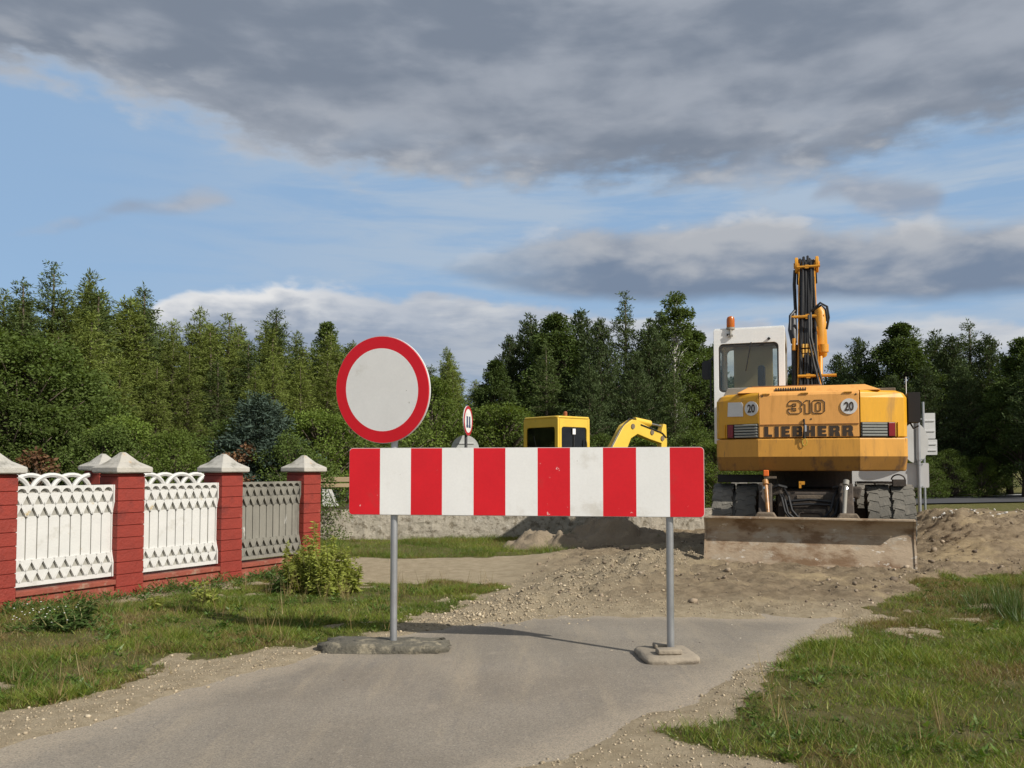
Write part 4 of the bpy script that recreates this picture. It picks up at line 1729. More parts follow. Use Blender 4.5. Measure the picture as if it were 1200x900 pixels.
# flanges standing out behind the boom on both edges
for s_ in (-1, 1):
    mb = MB()
    for i in range(12):
        (ya, za), (yc, zc) = bpt(i / 12), bpt((i + 1) / 12)
        t = i / 12
        xx = s_ * (.178 + (.118 - .178) * t)
        mb.prism([(ya - .055, za), (yc - .055, zc), (yc + .01, zc), (ya + .01, za)], xx - .006, xx + .006, 'X')
    mb.build('flange', YELM, boom)
# hoses
mb = MB()
for k_ in range(8):
    fx = -.108 + .031 * k_
    pts = []
    ph = random.uniform(0, 6)
    for i in range(15):
        t = i / 14
        y_, z_ = bpt(t)
        pts.append((fx * (1.25 - .35 * t) + .008 * math.sin(ph + 5 * t), y_ - .045 - .012 * (k_ % 2) - .02 * math.sin(t * 7 + ph), z_))
    hh = random.uniform(.06, .16)
    y_, z_ = bpt(1)
    pts += [(fx, y_ + .02, z_ + hh * .8), (fx * 1.1, y_ + .14, z_ + hh), (fx * 1.3, y_ + .35, z_ + .02), (fx * 1.4, y_ + .6, z_ - .22)]
    mb.tube(pts, .0205, 7)
mb.build('hoses', BLACK, boom, smooth='angle')
mb = MB()
for k_ in range(4):
    y_, z_ = bpt(.30)
    zq = zv(411, 2.4)
    tt = (zq - zbm) / (ztp - zbm)
    y_, z_ = bpt(tt)
    xx = -.075 + .05 * k_
    for dz in (-.11, -.035, .05):
        mb.tube([(xx, y_ - .085, z_ + dz), (xx, y_ - .080, z_ + dz + .06)], .021, 8)
mb.build('hose_couplings', pm('brass_coupling', (.62, .36, .06), .45, .1, 9), boom)


def crossbar(v, u0, u1, th):
    z_ = None
    t = .5
    for _ in range(6):
        y_, z_ = bpt(t)
        t = (zv(v, y_) - zbm) / (ztp - zbm)
    y_, z_ = bpt(t)
    mb = MB()
    mb.tube([(xu(u0, y_) - bx0, y_ - .10, z_), (xu(u1, y_) - bx0, y_ - .10, z_)], th, 10)
    mb.box((0, y_ - .09, z_), (.06, .05, th * 3.0))
    return mb


for v_, u0, u1, th in ((312, 937, 964, .020), (371, 929, 968, .026), (441, 936, 981, .024)):
    crossbar(v_, u0, u1, th).build('hose_clamp', YELM, boom, smooth='angle')
# boom-head knuckle plates
for s_ in (-1, 1):
    mb = MB()
    M_ = Matrix.Translation((s_ * .165, yt + .02, ztp - .02)) @ Matrix.Rotation(math.pi / 2, 4, 'Y')
    mb.lathe([(.12, -.028), (.14, -.02), (.14, .02), (.12, .028)], 20, 0, M_)
    mb.lathe([(.05, -.045), (.05, .045)], 14, 0, M_)
    mb.build('knuckle', YELM, boom, smooth='angle')
mb = MB()
mb.tube([(-.19, yt, ztp - .1), (-.205, yt - .02, ztp - .35), (-.19, yt - .08, ztp - .8), (-.21, yt - .25, ztp - 1.1)], .028, 8)
mb.build('side_hose', BLACK, boom, smooth='angle')
# lifting cylinder on the right, dark one on the left
mb = MB()
mb.tube([(.215, 2.75, zv(415, 2.6)), (.20, 2.62, zv(405, 2.6)), (.195, 2.6, zv(366, 2.6)), (.17, 2.6, zv(360, 2.6))], [.085, .105, .09, .05], 18)
mb.tube([(.235, 2.5, zv(413, 2.5)), (.235, 2.5, zv(404, 2.5))], .085, 14)
mb.tube([(.19, 2.7, zv(415, 2.7)), (.16, 2.1, 1.6)], .04, 12)
mb.build('lift_cylinder', YELM, boom, smooth='angle')
mb = MB()
mb.tube([(-.225, 2.6, zv(366, 2.6)), (-.235, 2.55, zv(384, 2.5)), (-.215, 2.4, zv(400, 2.4))], [.055, .075, .05], 14)
mb.tube([(-.20, 2.6, zv(362, 2.6)), (-.27, 2.5, zv(368, 2.5)), (-.275, 2.45, zv(388, 2.5)), (-.22, 2.4, zv(398, 2.4))], .022, 8)
mb.tube([(-.205, 2.55, zv(402, 2.4)), (-.195, 2.2, 1.6)], .055, 12)
mb.build('hose_bundle', BLACK, boom, smooth='angle')
mb = MB()
mb.tube([(-.215, 2.32, zv(410, 2.4)), (-.21, 2.34, zv(396, 2.4))], .032, 10)
mb.build('valve', YELM, boom, smooth='angle')
mb = MB()
for (pts) in ([(.02, 2.3, 3.72), (.02, 2.22, 3.3), (.09, 2.2, 2.9), (.17, 2.15, 2.55), (.19, 2.1, 2.2)], [(.05, 2.32, 3.76), (.05, 2.22, 3.35), (.13, 2.2, 2.95), (.21, 2.15, 2.6), (.22, 2.1, 2.2)],
              [(.06, 2.4, 3.80), (.20, 2.35, 3.92), (.30, 2.35, 3.85), (.325, 2.4, 3.68), (.29, 2.45, 3.5)], [(.10, 2.4, 3.82), (.22, 2.35, 3.88), (.28, 2.35, 3.80), (.30, 2.4, 3.62)]):
    mb.tube(pts, .019, 8)
mb.build('loose_hose', BLACK, boom, smooth='angle')
# stick and bucket beyond the boom
mb = MB()
mb.prism([(5.25, 4.05), (5.75, 3.95), (5.9, 3.3), (5.55, 1.1), (5.35, 1.1), (5.2, 3.3)], -.13, .13, 'X')
mb.build('stick', YELM, boom, bevel=.02)
mb = MB()
pr_ = [(5.25, 1.2), (5.7, 1.25), (5.95, .9), (5.9, .45), (5.5, .12), (5.0, .1), (4.85, .2), (5.4, .3), (5.65, .55), (5.6, .85)]
mb.prism(pr_, -.5, .5, 'X')
for k_ in range(5):
    mb.box((-.42 + .21 * k_, 4.80, .16), (.07, .2, .05))
mb.build('bucket', DIRTL, boom, bevel=.01)

# ---- undercarriage
ch = bpy.data.objects.new('undercarriage', None)
COL.objects.link(ch)
ch.parent = dg
mb = MB()
mb.box((0, 2.3, .78), (.92, 3.6, .34))
mb.lathe([(.62, .96), (.62, 1.26)], 40, 0, Matrix.Translation((0, 1.95, 0)))
mb.box((0, .95, .55), (1.5, .26, .26))
mb.box((0, 3.55, .55), (1.5, .26, .26))
mb.box((0, .30, .70), (.84, .5, .46))
mb.prism([(-.62, .84), (-.36, .90), (-.36, 1.02), (-.66, 1.0)], .02, .3, 'Y')
mb.prism([(.62, .84), (.36, .90), (.36, 1.02), (.66, 1.0)], .02, .3, 'Y')
mb.build('chassis', DIRTY, ch, bevel=.02)
mb = MB()
mb.box((0, .045, .62), (.40, .02, .16))
mb.box((0, .045, .86), (.34, .02, .05))
for s_ in (-1, 1):
    mb.box((s_ * .29, .03, .60), (.07, .03, .40), 0, None, 0, 0, R(-14 * s_))
mb.build('axle_bracket', DIRTL, ch, bevel=.008)
mb = MB()
pts = rrect(-.15, .15, .565, .655, .045)
for i in range(len(pts)):
    p, q = pts[i], pts[(i + 1) % len(pts)]
    mb.tube([(p[0], .03, p[1]), (q[0], .03, q[1])], .02, 6)
mb.build('tow_eye', DIRTY, ch)
mb = MB()
for (a_, b_, c_) in ((-.42, .95, -.12), (-.38, .93, -.05), (-.33, .97, 0.0), (.36, .97, .02), (.42, .93, .10)):
    s_ = 1 if a_ > 0 else -1
    mb.tube([(a_, .1, b_), (a_ - s_ * .06, -.02, b_ - .10), (a_ - s_ * .10, -.06, b_ - .28), (c_ + s_ * .12, -.05, .55), (c_, .05, .52)], .017, 7)
mb.tube([(-.3, .0, .80), (.0, -.02, .83), (.3, .0, .80)], .02, 7)
mb.tube([(-.3, .0, .75), (.0, -.02, .77), (.3, .0, .76)], .018, 7)
for s_ in (-1, 1):
    mb.tube([(s_ * .30, .05, .99), (s_ * .40, -.03, 1.02), (s_ * .52, .0, .97)], .02, 7)
mb.build('brake_hoses', BLACK, ch, smooth='angle')
mb = MB()
mb.box((xu(939, .1), .02, zv(566)), (.075, .02, .045))
mb.box((xu(937, .1), .02, zv(569)), (.03, .02, .07))
mb.build('grease_plate', pm('orange_yellow_plate', (.62, .27, .02), .6), ch)
mb = MB()
mb.box((xu(897, .1), -.02, zv(554.5)), (.07, .05, .085))
mb.build('marker_lamp', pm('orange_marker', (.80, .16, .02), .45), ch, bevel=.01)
mb = MB()
mb.box((xu(902, .1), .0, zv(559.5)), (.16, .06, .03))
mb.build('lamp_bracket', DIRTL, ch)

# wheels: dual tyres, left and right, two axles
wheel_proto = None


def tyre_mesh(w, rad):
    mb = MB()
    h_ = w / 2
    prof = [(rad * .55, -h_ * .75), (rad * .70, -h_), (rad * .90, -h_), (rad * .965, -h_ * .86), (rad * .965, h_ * .86), (rad * .90, h_), (rad * .70, h_), (rad * .55, h_ * .75)]
    M_ = Matrix.Rotation(math.pi / 2, 4, 'Y')
    mb.lathe(prof, 48, 0, M_, closed=True)
    nl = 22
    for i in range(nl):
        for s_ in (-1, 1):
            a_ = 2 * math.pi * (i + (.5 if s_ > 0 else 0)) / nl
            T = Matrix.Rotation(a_, 4, 'X') @ Matrix.Translation((s_ * h_ * .47, 0, rad * .967)) @ Matrix.Rotation(R(15 * s_), 4, 'Z')
            mb.box((0, 0, 0), (h_ * 1.02, rad * .225, rad * .012), 0, T)
            T = Matrix.Rotation(a_ + .06 * 1, 4, 'X') @ Matrix.Translation((s_ * h_ * .95, 0, rad * .92))
            mb.box((0, 0, 0), (h_ * .16, rad * .15, rad * .10), 0, T)
    return mb


TW = .275
tyre_data = None
for yw in (.72, 3.55):
    for (xc_, side_) in ((xu(845.5, .7), -1), (xu(873.5, .7), -1), (xu(1024.5, .7), 1), (xu(1051.5, .7), 1)):
        if tyre_data is None:
            t_o = tyre_mesh(TW, .52).build('tyre', TYRE, ch, bevel=.008, seg=1)
            tyre_data = t_o.data
        else:
            t_o = bpy.data.objects.new('tyre', tyre_data)
            COL.objects.link(t_o)
            t_o.parent = ch
        t_o.location = (xc_, yw, .52)
        t_o.rotation_euler = (random.uniform(0, 6), 0, 0)
        mb = MB()
        M_ = Matrix.Rotation(math.pi / 2, 4, 'Y')
        mb.lathe([(.10, -.11), (.26, -.10), (.30, -.13), (.30, .13), (.26, .10), (.10, .11)], 24, 0, M_)
        o = mb.build('rim', DIRTL, ch)
        o.location = t_o.location
for xc_ in (xu(859.5, .7), xu(1038, .7)):
    mb = MB()
    mb.lathe([(.40, -.05), (.40, .05)], 32, 0, Matrix.Translation((xc_, .72, .52)) @ Matrix.Rotation(math.pi / 2, 4, 'Y'))
    mb.build('spacer_ring', GREYM, ch)
# loop handle and box above the right-hand tyres
mb = MB()
hx, hz_ = xu(1048.5, .5), zv(566, .5)
mb.tube([(hx + .085 * math.cos(R(t)), .5, hz_ + .05 + .07 * math.sin(R(t))) for t in range(0, 181, 15)], .011, 6)
mb.box((hx + .01, .52, hz_ + .01), (.16, .2, .09))
mb.box((xu(1025, .5), .55, zv(565, .5)), (.5, .18, .03))
mb.build('step_bracket', DIRTY, ch)
mb = MB()
mb.box((xu(865, .5), .55, zv(561, .5)), (.62, .3, .11))
mb.build('mudguard', DARK, ch, bevel=.01)
# blade
yB = -.78
bl = bpy.data.objects.new('blade', None)
COL.objects.link(bl)
bl.parent = dg
bl.location = (-.05, 0, 0)
zB0, zB1 = zv(665.5, yB), zv(608.5, yB)
hB = zB1 - zB0
prof = []
for i in range(11):
    t = i / 10
    prof.append((float(np.interp(t, [0, .3, .55, .72, .86, 1], [0, .055, .115, .135, .115, .045])), zB0 + hB * t))
front = [(yB + p[0], p[1]) for p in prof]
back = [(yB + p[0] + .03, p[1]) for p in prof]
mb = MB()
NX = 12
for i in range(len(front) - 1):
    mb.prism([front[i], front[i + 1], back[i + 1], back[i]], -1.245, 1.245, 'X')
mb.build('mouldboard', BLADEM, bl)
mb = MB()
mb.box((0, yB + .00, zB1 + .008), (2.50, .075, .03))
mb.build('top_rail', BLADEM, bl, bevel=.008)
mb = MB()
mb.box((0, yB + .004, zB0 + .0), (2.48, .03, .08))
mb.build('cutting_edge', BLADEM, bl, bevel=.005)
for s_ in (-1, 1):
    mb = MB()
    mb.prism([(q[0] - .014, q[1]) for q in front] + [(yB + .20, zB1 + .015), (yB + .20, zB0)], s_ * 1.258 - .012, s_ * 1.258 + .012, 'X')
    mb.build('end_plate', BLADEM, bl)
for u_ in (899.5, 997.5):
    xx = xu(u_, yB)
    mb = MB()
    mb.prism([(xx - .16, zB1 - .02), (xx + .16, zB1 - .02), (xx + .10, zB1 + .075), (xx - .10, zB1 + .075)], yB + .06, yB + .22, 'Y')
    mb.build('mounting_lug', DIRTL, bl, bevel=.015)
for s_, u_ in ((-1, 900), (1, 995)):
    xx = xu(u_, -.1)
    mb = MB()
    mb.prism([(.35, 1.02), (-.05, 1.05), (-.12, .90), (-.5, .40), (-.42, .25), (.25, .70)], xx - .085, xx + .085, 'X')
    mb.build('blade_arm', DIRTY, bl, bevel=.015)
    mb = MB()
    mb.tube([(xx + s_ * -.01, -.16, zv(569, -.1)), (xx - s_ * .06, -.42, .42)], .027, 12, 0)
    mb.tube([(xx + s_ * -.01, -.15, zv(568, -.1)), (xx - .0 * s_, -.12, zv(563, -.1))], .04, 12, 0)
    mb.build('blade_cylinder', pm('oily_orange', (.42, .20, .06), .35, .3, 8, spots=(((.08, .05, .03), .5, 6, .2),)) if s_ < 0 else GREYM, bl, smooth='angle')
    mb = MB()
    mb.tube([(xx - s_ * .005, -.158, zv(571.5, -.1)), (xx - s_ * .010, -.175, zv(574, -.1))], .036, 12)
    mb.build('chrome_collar', pm('chrome', (.75, .75, .74), .2, .05, 5, 1.0), bl, smooth='angle')

# ------------------------------------------------------------------ small yellow digger behind the wall
YEL2 = pm('mini_yellow', (.68, .455, .055), .4, .08, 4, spots=(((.45, .33, .07), .6, 5, .15),))
p0 = at(655, 525, 21.6)
HD = R(40)
md = thing('mini_excavator', 'small lemon yellow tracked excavator with dark glazed cab, working behind the barrier board', 'excavator', (p0.x, p0.y, 0), HD)
# own axes: x forward, y to its left


def zm_(v, d=21.8):
    return CZ + (HOR - v) / F * d


cabm = bpy.data.objects.new('cab', None)
COL.objects.link(cabm)
cabm.parent = md
zc0, zc1 = .95, zm_(492)
mx0, mx1, my0, my1 = -.58, .52, -.58, .70
for (axis, t0, t1, a0, a1) in (('X', mx0, mx0 + .06, my0, my1), ('X', mx1 - .06, mx1, my0, my1), ('Y', my0, my0 + .06, mx0, mx1), ('Y', my1 - .06, my1, mx0, mx1)):
    frame_wall((a0 + (.062 if axis == 'Y' else 0), a1 - (.062 if axis == 'Y' else 0), zc0, zc1), (a0 + .11 + (0 if axis == 'X' else .02), a1 - .11, 1.45, zc1 - .22), .07, t0, t1, axis).build('frame', YEL2, cabm, bevel=.01)
    q = ((t0 + t1) / 2, (a0 + a1) / 2) if axis == 'X' else ((a0 + a1) / 2, (t0 + t1) / 2)
    dm = (.008, a1 - a0 - .2) if axis == 'X' else (a1 - a0 - .2, .008)
    MB().box((q[0], q[1], (1.43 + zc1 - .2) / 2), (dm[0], dm[1], zc1 - .2 - 1.43)).build('window', GLASS_D, cabm)
mb = MB()
mb.prism(rrect(mx0 - .02, mx1 + .03, my0 - .02, my1 + .02, .12), zc1 - .01, zc1 + .05, 'Z')
mb.build('roof', YEL2, cabm, bevel=.03, seg=3)
mb = MB()
mb.lathe([(.045, 0), (.05, .09), (.03, .12)], 14)
o = mb.build('beacon', pm('rusty_beacon', (.30, .09, .03), .5), cabm, smooth='angle')
o.location = (mx0 + .35, my0 + .10, zc1 + .05)
o = MB().box((mx1 - .55, my0 - .004, zm_(507)), (.10, .004, .14)).build('sticker', WHITE, cabm)
mb = MB()
mb.box((-.05, .05, .55), (.5, .5, .9))
mb.box((-.3, .05, 1.3), (.14, .46, .7))
mb.build('seat', BLACK, cabm, bevel=.03)
mb = MB()
mb.prism(rrect(-1.25, .62, -.80, .80, .25), .62, 1.25, 'Z')
mb.build('body', YEL2, md, bevel=.05)
for (xx_, th_) in ((-.02, .035),):
    MB().box((xx_, my0 + .02, (1.46 + zc1 - .22) / 2), (th_, .03, zc1 - .22 - 1.44)).build('window_bar', BLACK, cabm)
MB().tube([(mx1 - .16, my0 - .03, 1.35), (mx1 - .16, my0 - .05, 1.45), (mx1 - .16, my0 - .05, 1.95), (mx1 - .16, my0 - .03, 2.05)], .014, 8).build('grab_rail', BLACK, cabm, smooth='angle')
MB().tube([(mx0 - .04, .05, 1.5), (mx0 - .045, .25, 2.15)], .010, 6).build('wiper', BLACK, cabm)
for s_ in (-1, 1):
    mb = MB()
    mb.prism(rrect(-1.0, 1.0, 0.02, .52, .25), s_ * .68 - .17, s_ * .68 + .17, 'Y')
    for k_ in range(20):
        mb.box((-.85 + .09 * k_, s_ * .68, .525), (.045, .36, .03))
    mb.build('track', BLACK, md)
mb = MB()
mb.prism(rrect(.95, 1.1, .08, .42, .03), -.85, .85, 'Y')
mb.build('dozer_blade', YEL2, md)
mboom = bpy.data.objects.new('boom', None)
COL.objects.link(mboom)
mboom.parent = md
mboom.location = (0, -.15, 0)
sx_ = lambda u, v=None: (u - 655) / 34.5


def mz(v, s_):
    return CZ + (HOR - v) / F * (21.6 + s_ * math.sin(HD))


pb = [(712, 527), (729, 499), (741, 492), (747, 493), (768, 502), (784, 510), (783, 520), (765, 515), (748, 509), (739, 514), (733, 527), (700, 590), (672, 615), (664, 600)]
poly = []
for (u_, v_) in pb:
    s_ = sx_(u_)
    poly.append((s_, mz(v_, s_)))
mb = MB()
vs = [(p[0], -.10, p[1]) for p in poly] + [(p[0], .10, p[1]) for p in poly]
n_ = len(poly)
fs = [list(range(n_)), list(range(2 * n_ - 1, n_ - 1, -1))] + [[i, i + n_, (i + 1) % n_ + n_, (i + 1) % n_] for i in range(n_)]
mb.add(vs, fs)
mb.build('boom_body', YEL2, mboom, bevel=.015)


def sp(u, v, yo=0.0):
    s_ = sx_(u)
    return (s_, yo, mz(v, s_))


for (u_, v_) in ((741, 500), (783, 514), (768, 507)):
    o = MB().lathe([(.07, -.125), (.07, .125)], 14, 0, Matrix.Rotation(math.pi / 2, 4, 'X')).build('pin', DIRTL, mboom, smooth='angle')
    o.location = sp(u_, v_)
MB().tube([sp(747, 492.5), sp(769, 496.5)], .085, 14).build('stick_cylinder', YEL2, mboom, smooth='angle')
MB().tube([sp(768, 496.5), sp(787, 500)], .03, 10).build('piston_rod', pm('rod_steel', (.35, .33, .3), .3, .1, 5, .8), mboom, smooth='angle')
mb = MB()
mb.prism([(sp(783, 0)[0], sp(783, 505)[2]), (sp(786, 0)[0], sp(786, 497)[2]), (sp(790, 0)[0], sp(790, 498)[2]), (sp(791, 0)[0], sp(791, 520)[2]), (sp(786, 0)[0], .6), (sp(781, 0)[0], .6)], -.085, .085, 'Y')
mb.build('stick', YEL2, mboom, bevel=.015)
mb = MB()
for k_ in range(4):
    mb.tube([sp(708 + 2.2 * k_, 530, -.115 + .03 * k_), sp(724 + 2 * k_, 503 - k_, -.115 + .03 * k_), sp(738 + 2 * k_, 491.3, -.05 + .03 * k_), sp(745 + k_, 491.5, -.05 + .03 * k_)], .016, 6)
mb.tube([sp(752, 498, -.11), sp(768, 503, -.115), sp(783, 508, -.11), sp(789, 513, -.10)], .018, 6)
mb.build('hoses', BLACK, mboom, smooth='angle')
mb = MB()
x0_ = sp(783, 0)[0]
mb.prism([(x0_ - .1, .75), (x0_ + .3, .7), (x0_ + .35, .3), (x0_, .05), (x0_ - .45, .15), (x0_ - .1, .25), (x0_ + .12, .45)], -.3, .3, 'Y')
mb.build('bucket', DIRTL, mboom)

# ------------------------------------------------------------------ foliage
LEAF_MATS = {}


def leaf_mat(name, base, trans=.3, spread=.35):
    m, nt, bs = newmat(name)
    out = nt.n['Material Output']
    oi = nt.new('ShaderNodeObjectInfo')
    v = nt.attr('var').outputs['Fac']
    hs = nt.new('ShaderNodeHueSaturation')
    hs.inputs['Color'].default_value = (*base, 1)
    k = nt.m('ADD', nt.m('MULTIPLY', nt.m('SUBTRACT', v, .5), 2 * spread), 1.0)
    k = nt.m('MULTIPLY', k, nt.m('ADD', nt.m('MULTIPLY', oi.outputs['Random'], .40), .80))
    nt.l.new(k, hs.inputs['Value'])
    nt.l.new(nt.m('ADD', .492, nt.m('MULTIPLY', v, .016)), hs.inputs['Hue'])
    df = nt.new('ShaderNodeBsdfDiffuse')
    tl = nt.new('ShaderNodeBsdfTranslucent')
    gl = nt.new('ShaderNodeBsdfGlossy')
    gl.inputs['Roughness'].default_value = .7
    nt.l.new(hs.outputs[0], df.inputs[0])
    nt.l.new(nt.mix(1.0, hs.outputs[0], (1.25, 1.2, .5), 'MULTIPLY'), tl.inputs[0])
    mx = nt.new('ShaderNodeMixShader')
    mx.inputs[0].default_value = trans
    nt.l.new(df.outputs[0], mx.inputs[1])
    nt.l.new(tl.outputs[0], mx.inputs[2])
    m2 = nt.new('ShaderNodeMixShader')
    m2.inputs[0].default_value = .010
    nt.l.new(mx.outputs[0], m2.inputs[1])
    nt.l.new(gl.outputs[0], m2.inputs[2])
    nt.l.new(m2.outputs[0], out.inputs['Surface'])
    nt.n.remove(bs)
    return m


BARK = pm('brown_bark', (.11, .085, .062), .9, .25, 5, bump=.6, bscale=25)
BIRCH = pm('birch_bark', (.50, .48, .44), .8, .15, 4, spots=(((.06, .055, .05), .62, 6, .06),), stretch=(1, 1, .4))
L_LARCH = leaf_mat('larch_needles', (.150, .185, .044), .28)
L_SPRUCE = leaf_mat('spruce_needles', (.080, .110, .034), .2)
L_PINE = leaf_mat('pine_needles', (.066, .092, .036), .2)
L_BROAD = leaf_mat('broad_leaves', (.088, .125, .030), .32)
L_DARKB = leaf_mat('dark_broad_leaves', (.070, .102, .028), .28)
L_LIGHT = leaf_mat('light_leaves', (.130, .180, .036), .35)
L_BLUE = leaf_mat('blue_spruce_needles', (.060, .088, .066), .15)
L_DRY = leaf_mat('dry_brown_leaves', (.16, .085, .045), .2)
L_WEED = leaf_mat('yellow_green_weed', (.27, .30, .065), .35)


def quad_leaves(name, c, d, ln, wd, mat, droop=0.0):
    """diamond leaves: centre base c, direction d, length ln, width wd"""
    n = len(c)
    d = d / np.maximum(np.linalg.norm(d, axis=1, keepdims=True), 1e-6)
    r_ = rng.normal(0, 1, (n, 3))
    s_ = np.cross(d, r_)
    s_ /= np.maximum(np.linalg.norm(s_, axis=1, keepdims=True), 1e-6)
    mid_ = c + d * (ln * .45)[:, None]
    V = np.stack([c, mid_ + s_ * (wd / 2)[:, None], c + d * ln[:, None], mid_ - s_ * (wd / 2)[:, None]], 1).reshape(-1, 3)
    Q = np.arange(n * 4).reshape(n, 4)
    me = np_mesh(name, V, Q, False)
    fattr(me, 'var', np.repeat(rng.uniform(0, 1, n), 4))
    me.materials.append(mat)
    return me


def trunk_mesh(H, r0, top=.97, bend=.0, limbs=(), mat=None, n=10):
    mb = MB()
    pts = []
    ph = random.uniform(0, 6)
    for i in range(9):
        t = i / 8
        pts.append((bend * math.sin(ph + 3 * t) * t, bend * math.cos(ph + 2 * t) * t, -.15 + (H * top + .15) * t))
    mb.tube(pts, [r0 * (1.25 if i == 0 else 1) * (1 - .93 * i / 8) + .006 for i in range(9)], n)
    for (a, b_, r_) in limbs:
        a, b_ = Vector(a), Vector(b_)
        m_ = (a + b_) / 2 + Vector((0, 0, (b_ - a).length * .08))
        mb.tube([a, m_, b_], [r_, r_ * .6, r_ * .2], 6)
    return mb


def conifer(H, Rr, mat, kind, dens=1.0):
    """parent-less meshes for a conifer: (trunk MB, crown mesh)"""
    C_, D_, Ln, Wd = [], [], [], []
    limbs = []
    z = H * (.06 if kind != 'pine' else .14)
    while z < H * .985:
        t = z / H
        if kind == 'pine':
            prof = Rr * (min(1, (t + .05) * 2.2) * (1 - max(0, t - .35) / .66) ** .75)
        else:
            prof = Rr * ((1 - t) ** .74) * (.75 + .25 * min(1, t * 6)) + .10
        nb = int(random.uniform(5, 8) * dens) if t < .9 else 4
        a0 = random.uniform(0, 6.28)
        for b_ in range(nb):
            a = a0 + 6.283 * b_ / nb + random.gauss(0, .25)
            L_ = max(.12, prof * random.uniform(.62, 1.18))
            up = {'larch': R(8), 'spruce': R(-6), 'pine': R(24), 'blue': R(12)}[kind] + t * R(32) + random.gauss(0, .12)
            dv = np.array([math.cos(a) * math.cos(up), math.sin(a) * math.cos(up), math.sin(up)])
            base = np.array([0, 0, z + random.uniform(-.1, .1)])
            ns_ = max(22, int(L_ * 105 * dens))
            s_ = rng.uniform(.12, 1.0, ns_) ** .75
            sag = {'larch': .22, 'spruce': .16, 'pine': .05, 'blue': .08}[kind]
            p = base + dv * (s_ * L_)[:, None]
            p[:, 2] -= sag * L_ * s_ ** 2 * (1 - t)
            w_ = .17 * L_ * (1.15 - s_) + .05
            p += rng.normal(0, 1, (ns_, 3)) * w_[:, None] * np.array([1, 1, .55])
            side = rng.normal(0, .75, (ns_, 3))
            dd = dv[None] * .9 + side
            if kind == 'pine':
                dd[:, 2] += .6
                ln = rng.uniform(.09, .18, ns_)
                wd = ln * rng.uniform(.22, .36, ns_)
            elif kind == 'larch':
                dd[:, 2] -= .30
                ln = rng.uniform(.07, .19, ns_)
                wd = ln * rng.uniform(.16, .28, ns_)
            else:
                dd[:, 2] -= .12
                ln = rng.uniform(.07, .15, ns_)
                wd = ln * rng.uniform(.22, .36, ns_)
            if kind == 'blue':
                ln, wd = ln * .7, wd * .6
            C_.append(p)
            D_.append(dd)
            Ln.append(ln)
            Wd.append(wd)
            if L_ > .5:
                e = base + dv * L_ * .85
                limbs.append((tuple(base), (e[0], e[1], e[2] - sag * L_ * .6 * (1 - t)), .012 + .012 * L_))
        z += random.uniform(.20, .30) * (1 if kind != 'pine' else 1.25) * (H / 8) ** .5
    # leader
    k_ = 26
    p = np.stack([rng.normal(0, .03, k_), rng.normal(0, .03, k_), rng.uniform(.9 * H, 1.0 * H, k_)], -1)
    C_.append(p)
    D_.append(np.stack([rng.normal(0, .5, k_), rng.normal(0, .5, k_), rng.uniform(.3, 1, k_)], -1))
    Ln.append(rng.uniform(.1, .24, k_))
    Wd.append(rng.uniform(.03, .06, k_))
    me = quad_leaves('crown', np.concatenate(C_), np.concatenate(D_), np.concatenate(Ln), np.concatenate(Wd), mat)
    return trunk_mesh(H, .018 * H, .97, .05, limbs), me


def broadleaf(H, Rr, mat, z0=.22, n_cl=60, per=150, leaf=(.09, .16), shape='round', bark=BARK):
    C_, D_, Ln, Wd = [], [], [], []
    limbs = []
    for i in range(n_cl):
        t = random.random() ** .8
        z = H * (z0 + (1 - z0) * t)
        if shape == 'birch':
            rad = Rr * (math.sin(math.pi * min(.98, .12 + .86 * t)) ** .8) * (1.1 - .45 * t)
        elif shape == 'shrub':
            rad = Rr * math.sqrt(max(.02, 1 - t ** 2.2))
        else:
            rad = Rr * math.sqrt(max(.03, 1 - (2 * t - .85) ** 2 / 1.45))
        rr_ = rad * math.sqrt(random.uniform(.12, 1)) * random.uniform(.85, 1.12)
        a = random.uniform(0, 6.283)
        c = np.array([math.cos(a) * rr_, math.sin(a) * rr_, z])
        cr = random.uniform(.16, .30) * (Rr ** .7) * (1.15 - .4 * t)
        k_ = int(per * random.uniform(.5, 1.3))
        q = rng.normal(0, 1, (k_, 3))
        q /= np.linalg.norm(q, axis=1, keepdims=True)
        q = q * (rng.uniform(.15, 1, k_) ** .55)[:, None] * cr * np.array([1.15, 1.15, .85])
        p = c + q
        p[:, 2] = np.maximum(p[:, 2], .03)
        C_.append(p)
        out_ = q / cr + np.array([math.cos(a), math.sin(a), .3]) * .4 + rng.normal(0, .6, (k_, 3))
        out_[:, 2] -= .35
        D_.append(out_)
        l_ = rng.uniform(*leaf, k_)
        Ln.append(l_)
        Wd.append(l_ * rng.uniform(.45, .75, k_))
        zb = max(.05, z - rr_ * .9 - .25)
        limbs.append(((0, 0, min(zb, H * .85)), tuple(c), .010 + .010 * Rr))
    me = quad_leaves('crown', np.concatenate(C_), np.concatenate(D_), np.concatenate(Ln), np.concatenate(Wd), mat)
    return trunk_mesh(H, .014 * H + .01, .9, .06 * Rr, limbs), me


PROTO = {}
random.seed(2024)
rng = np.random.default_rng(77)


def proto(key, maker, bark=BARK):
    tr, crown = maker
    me_t = tr.build('trunk', bark, None, smooth=True)
    data_t = me_t.data
    bpy.data.objects.remove(me_t)
    PROTO[key] = (data_t, crown)


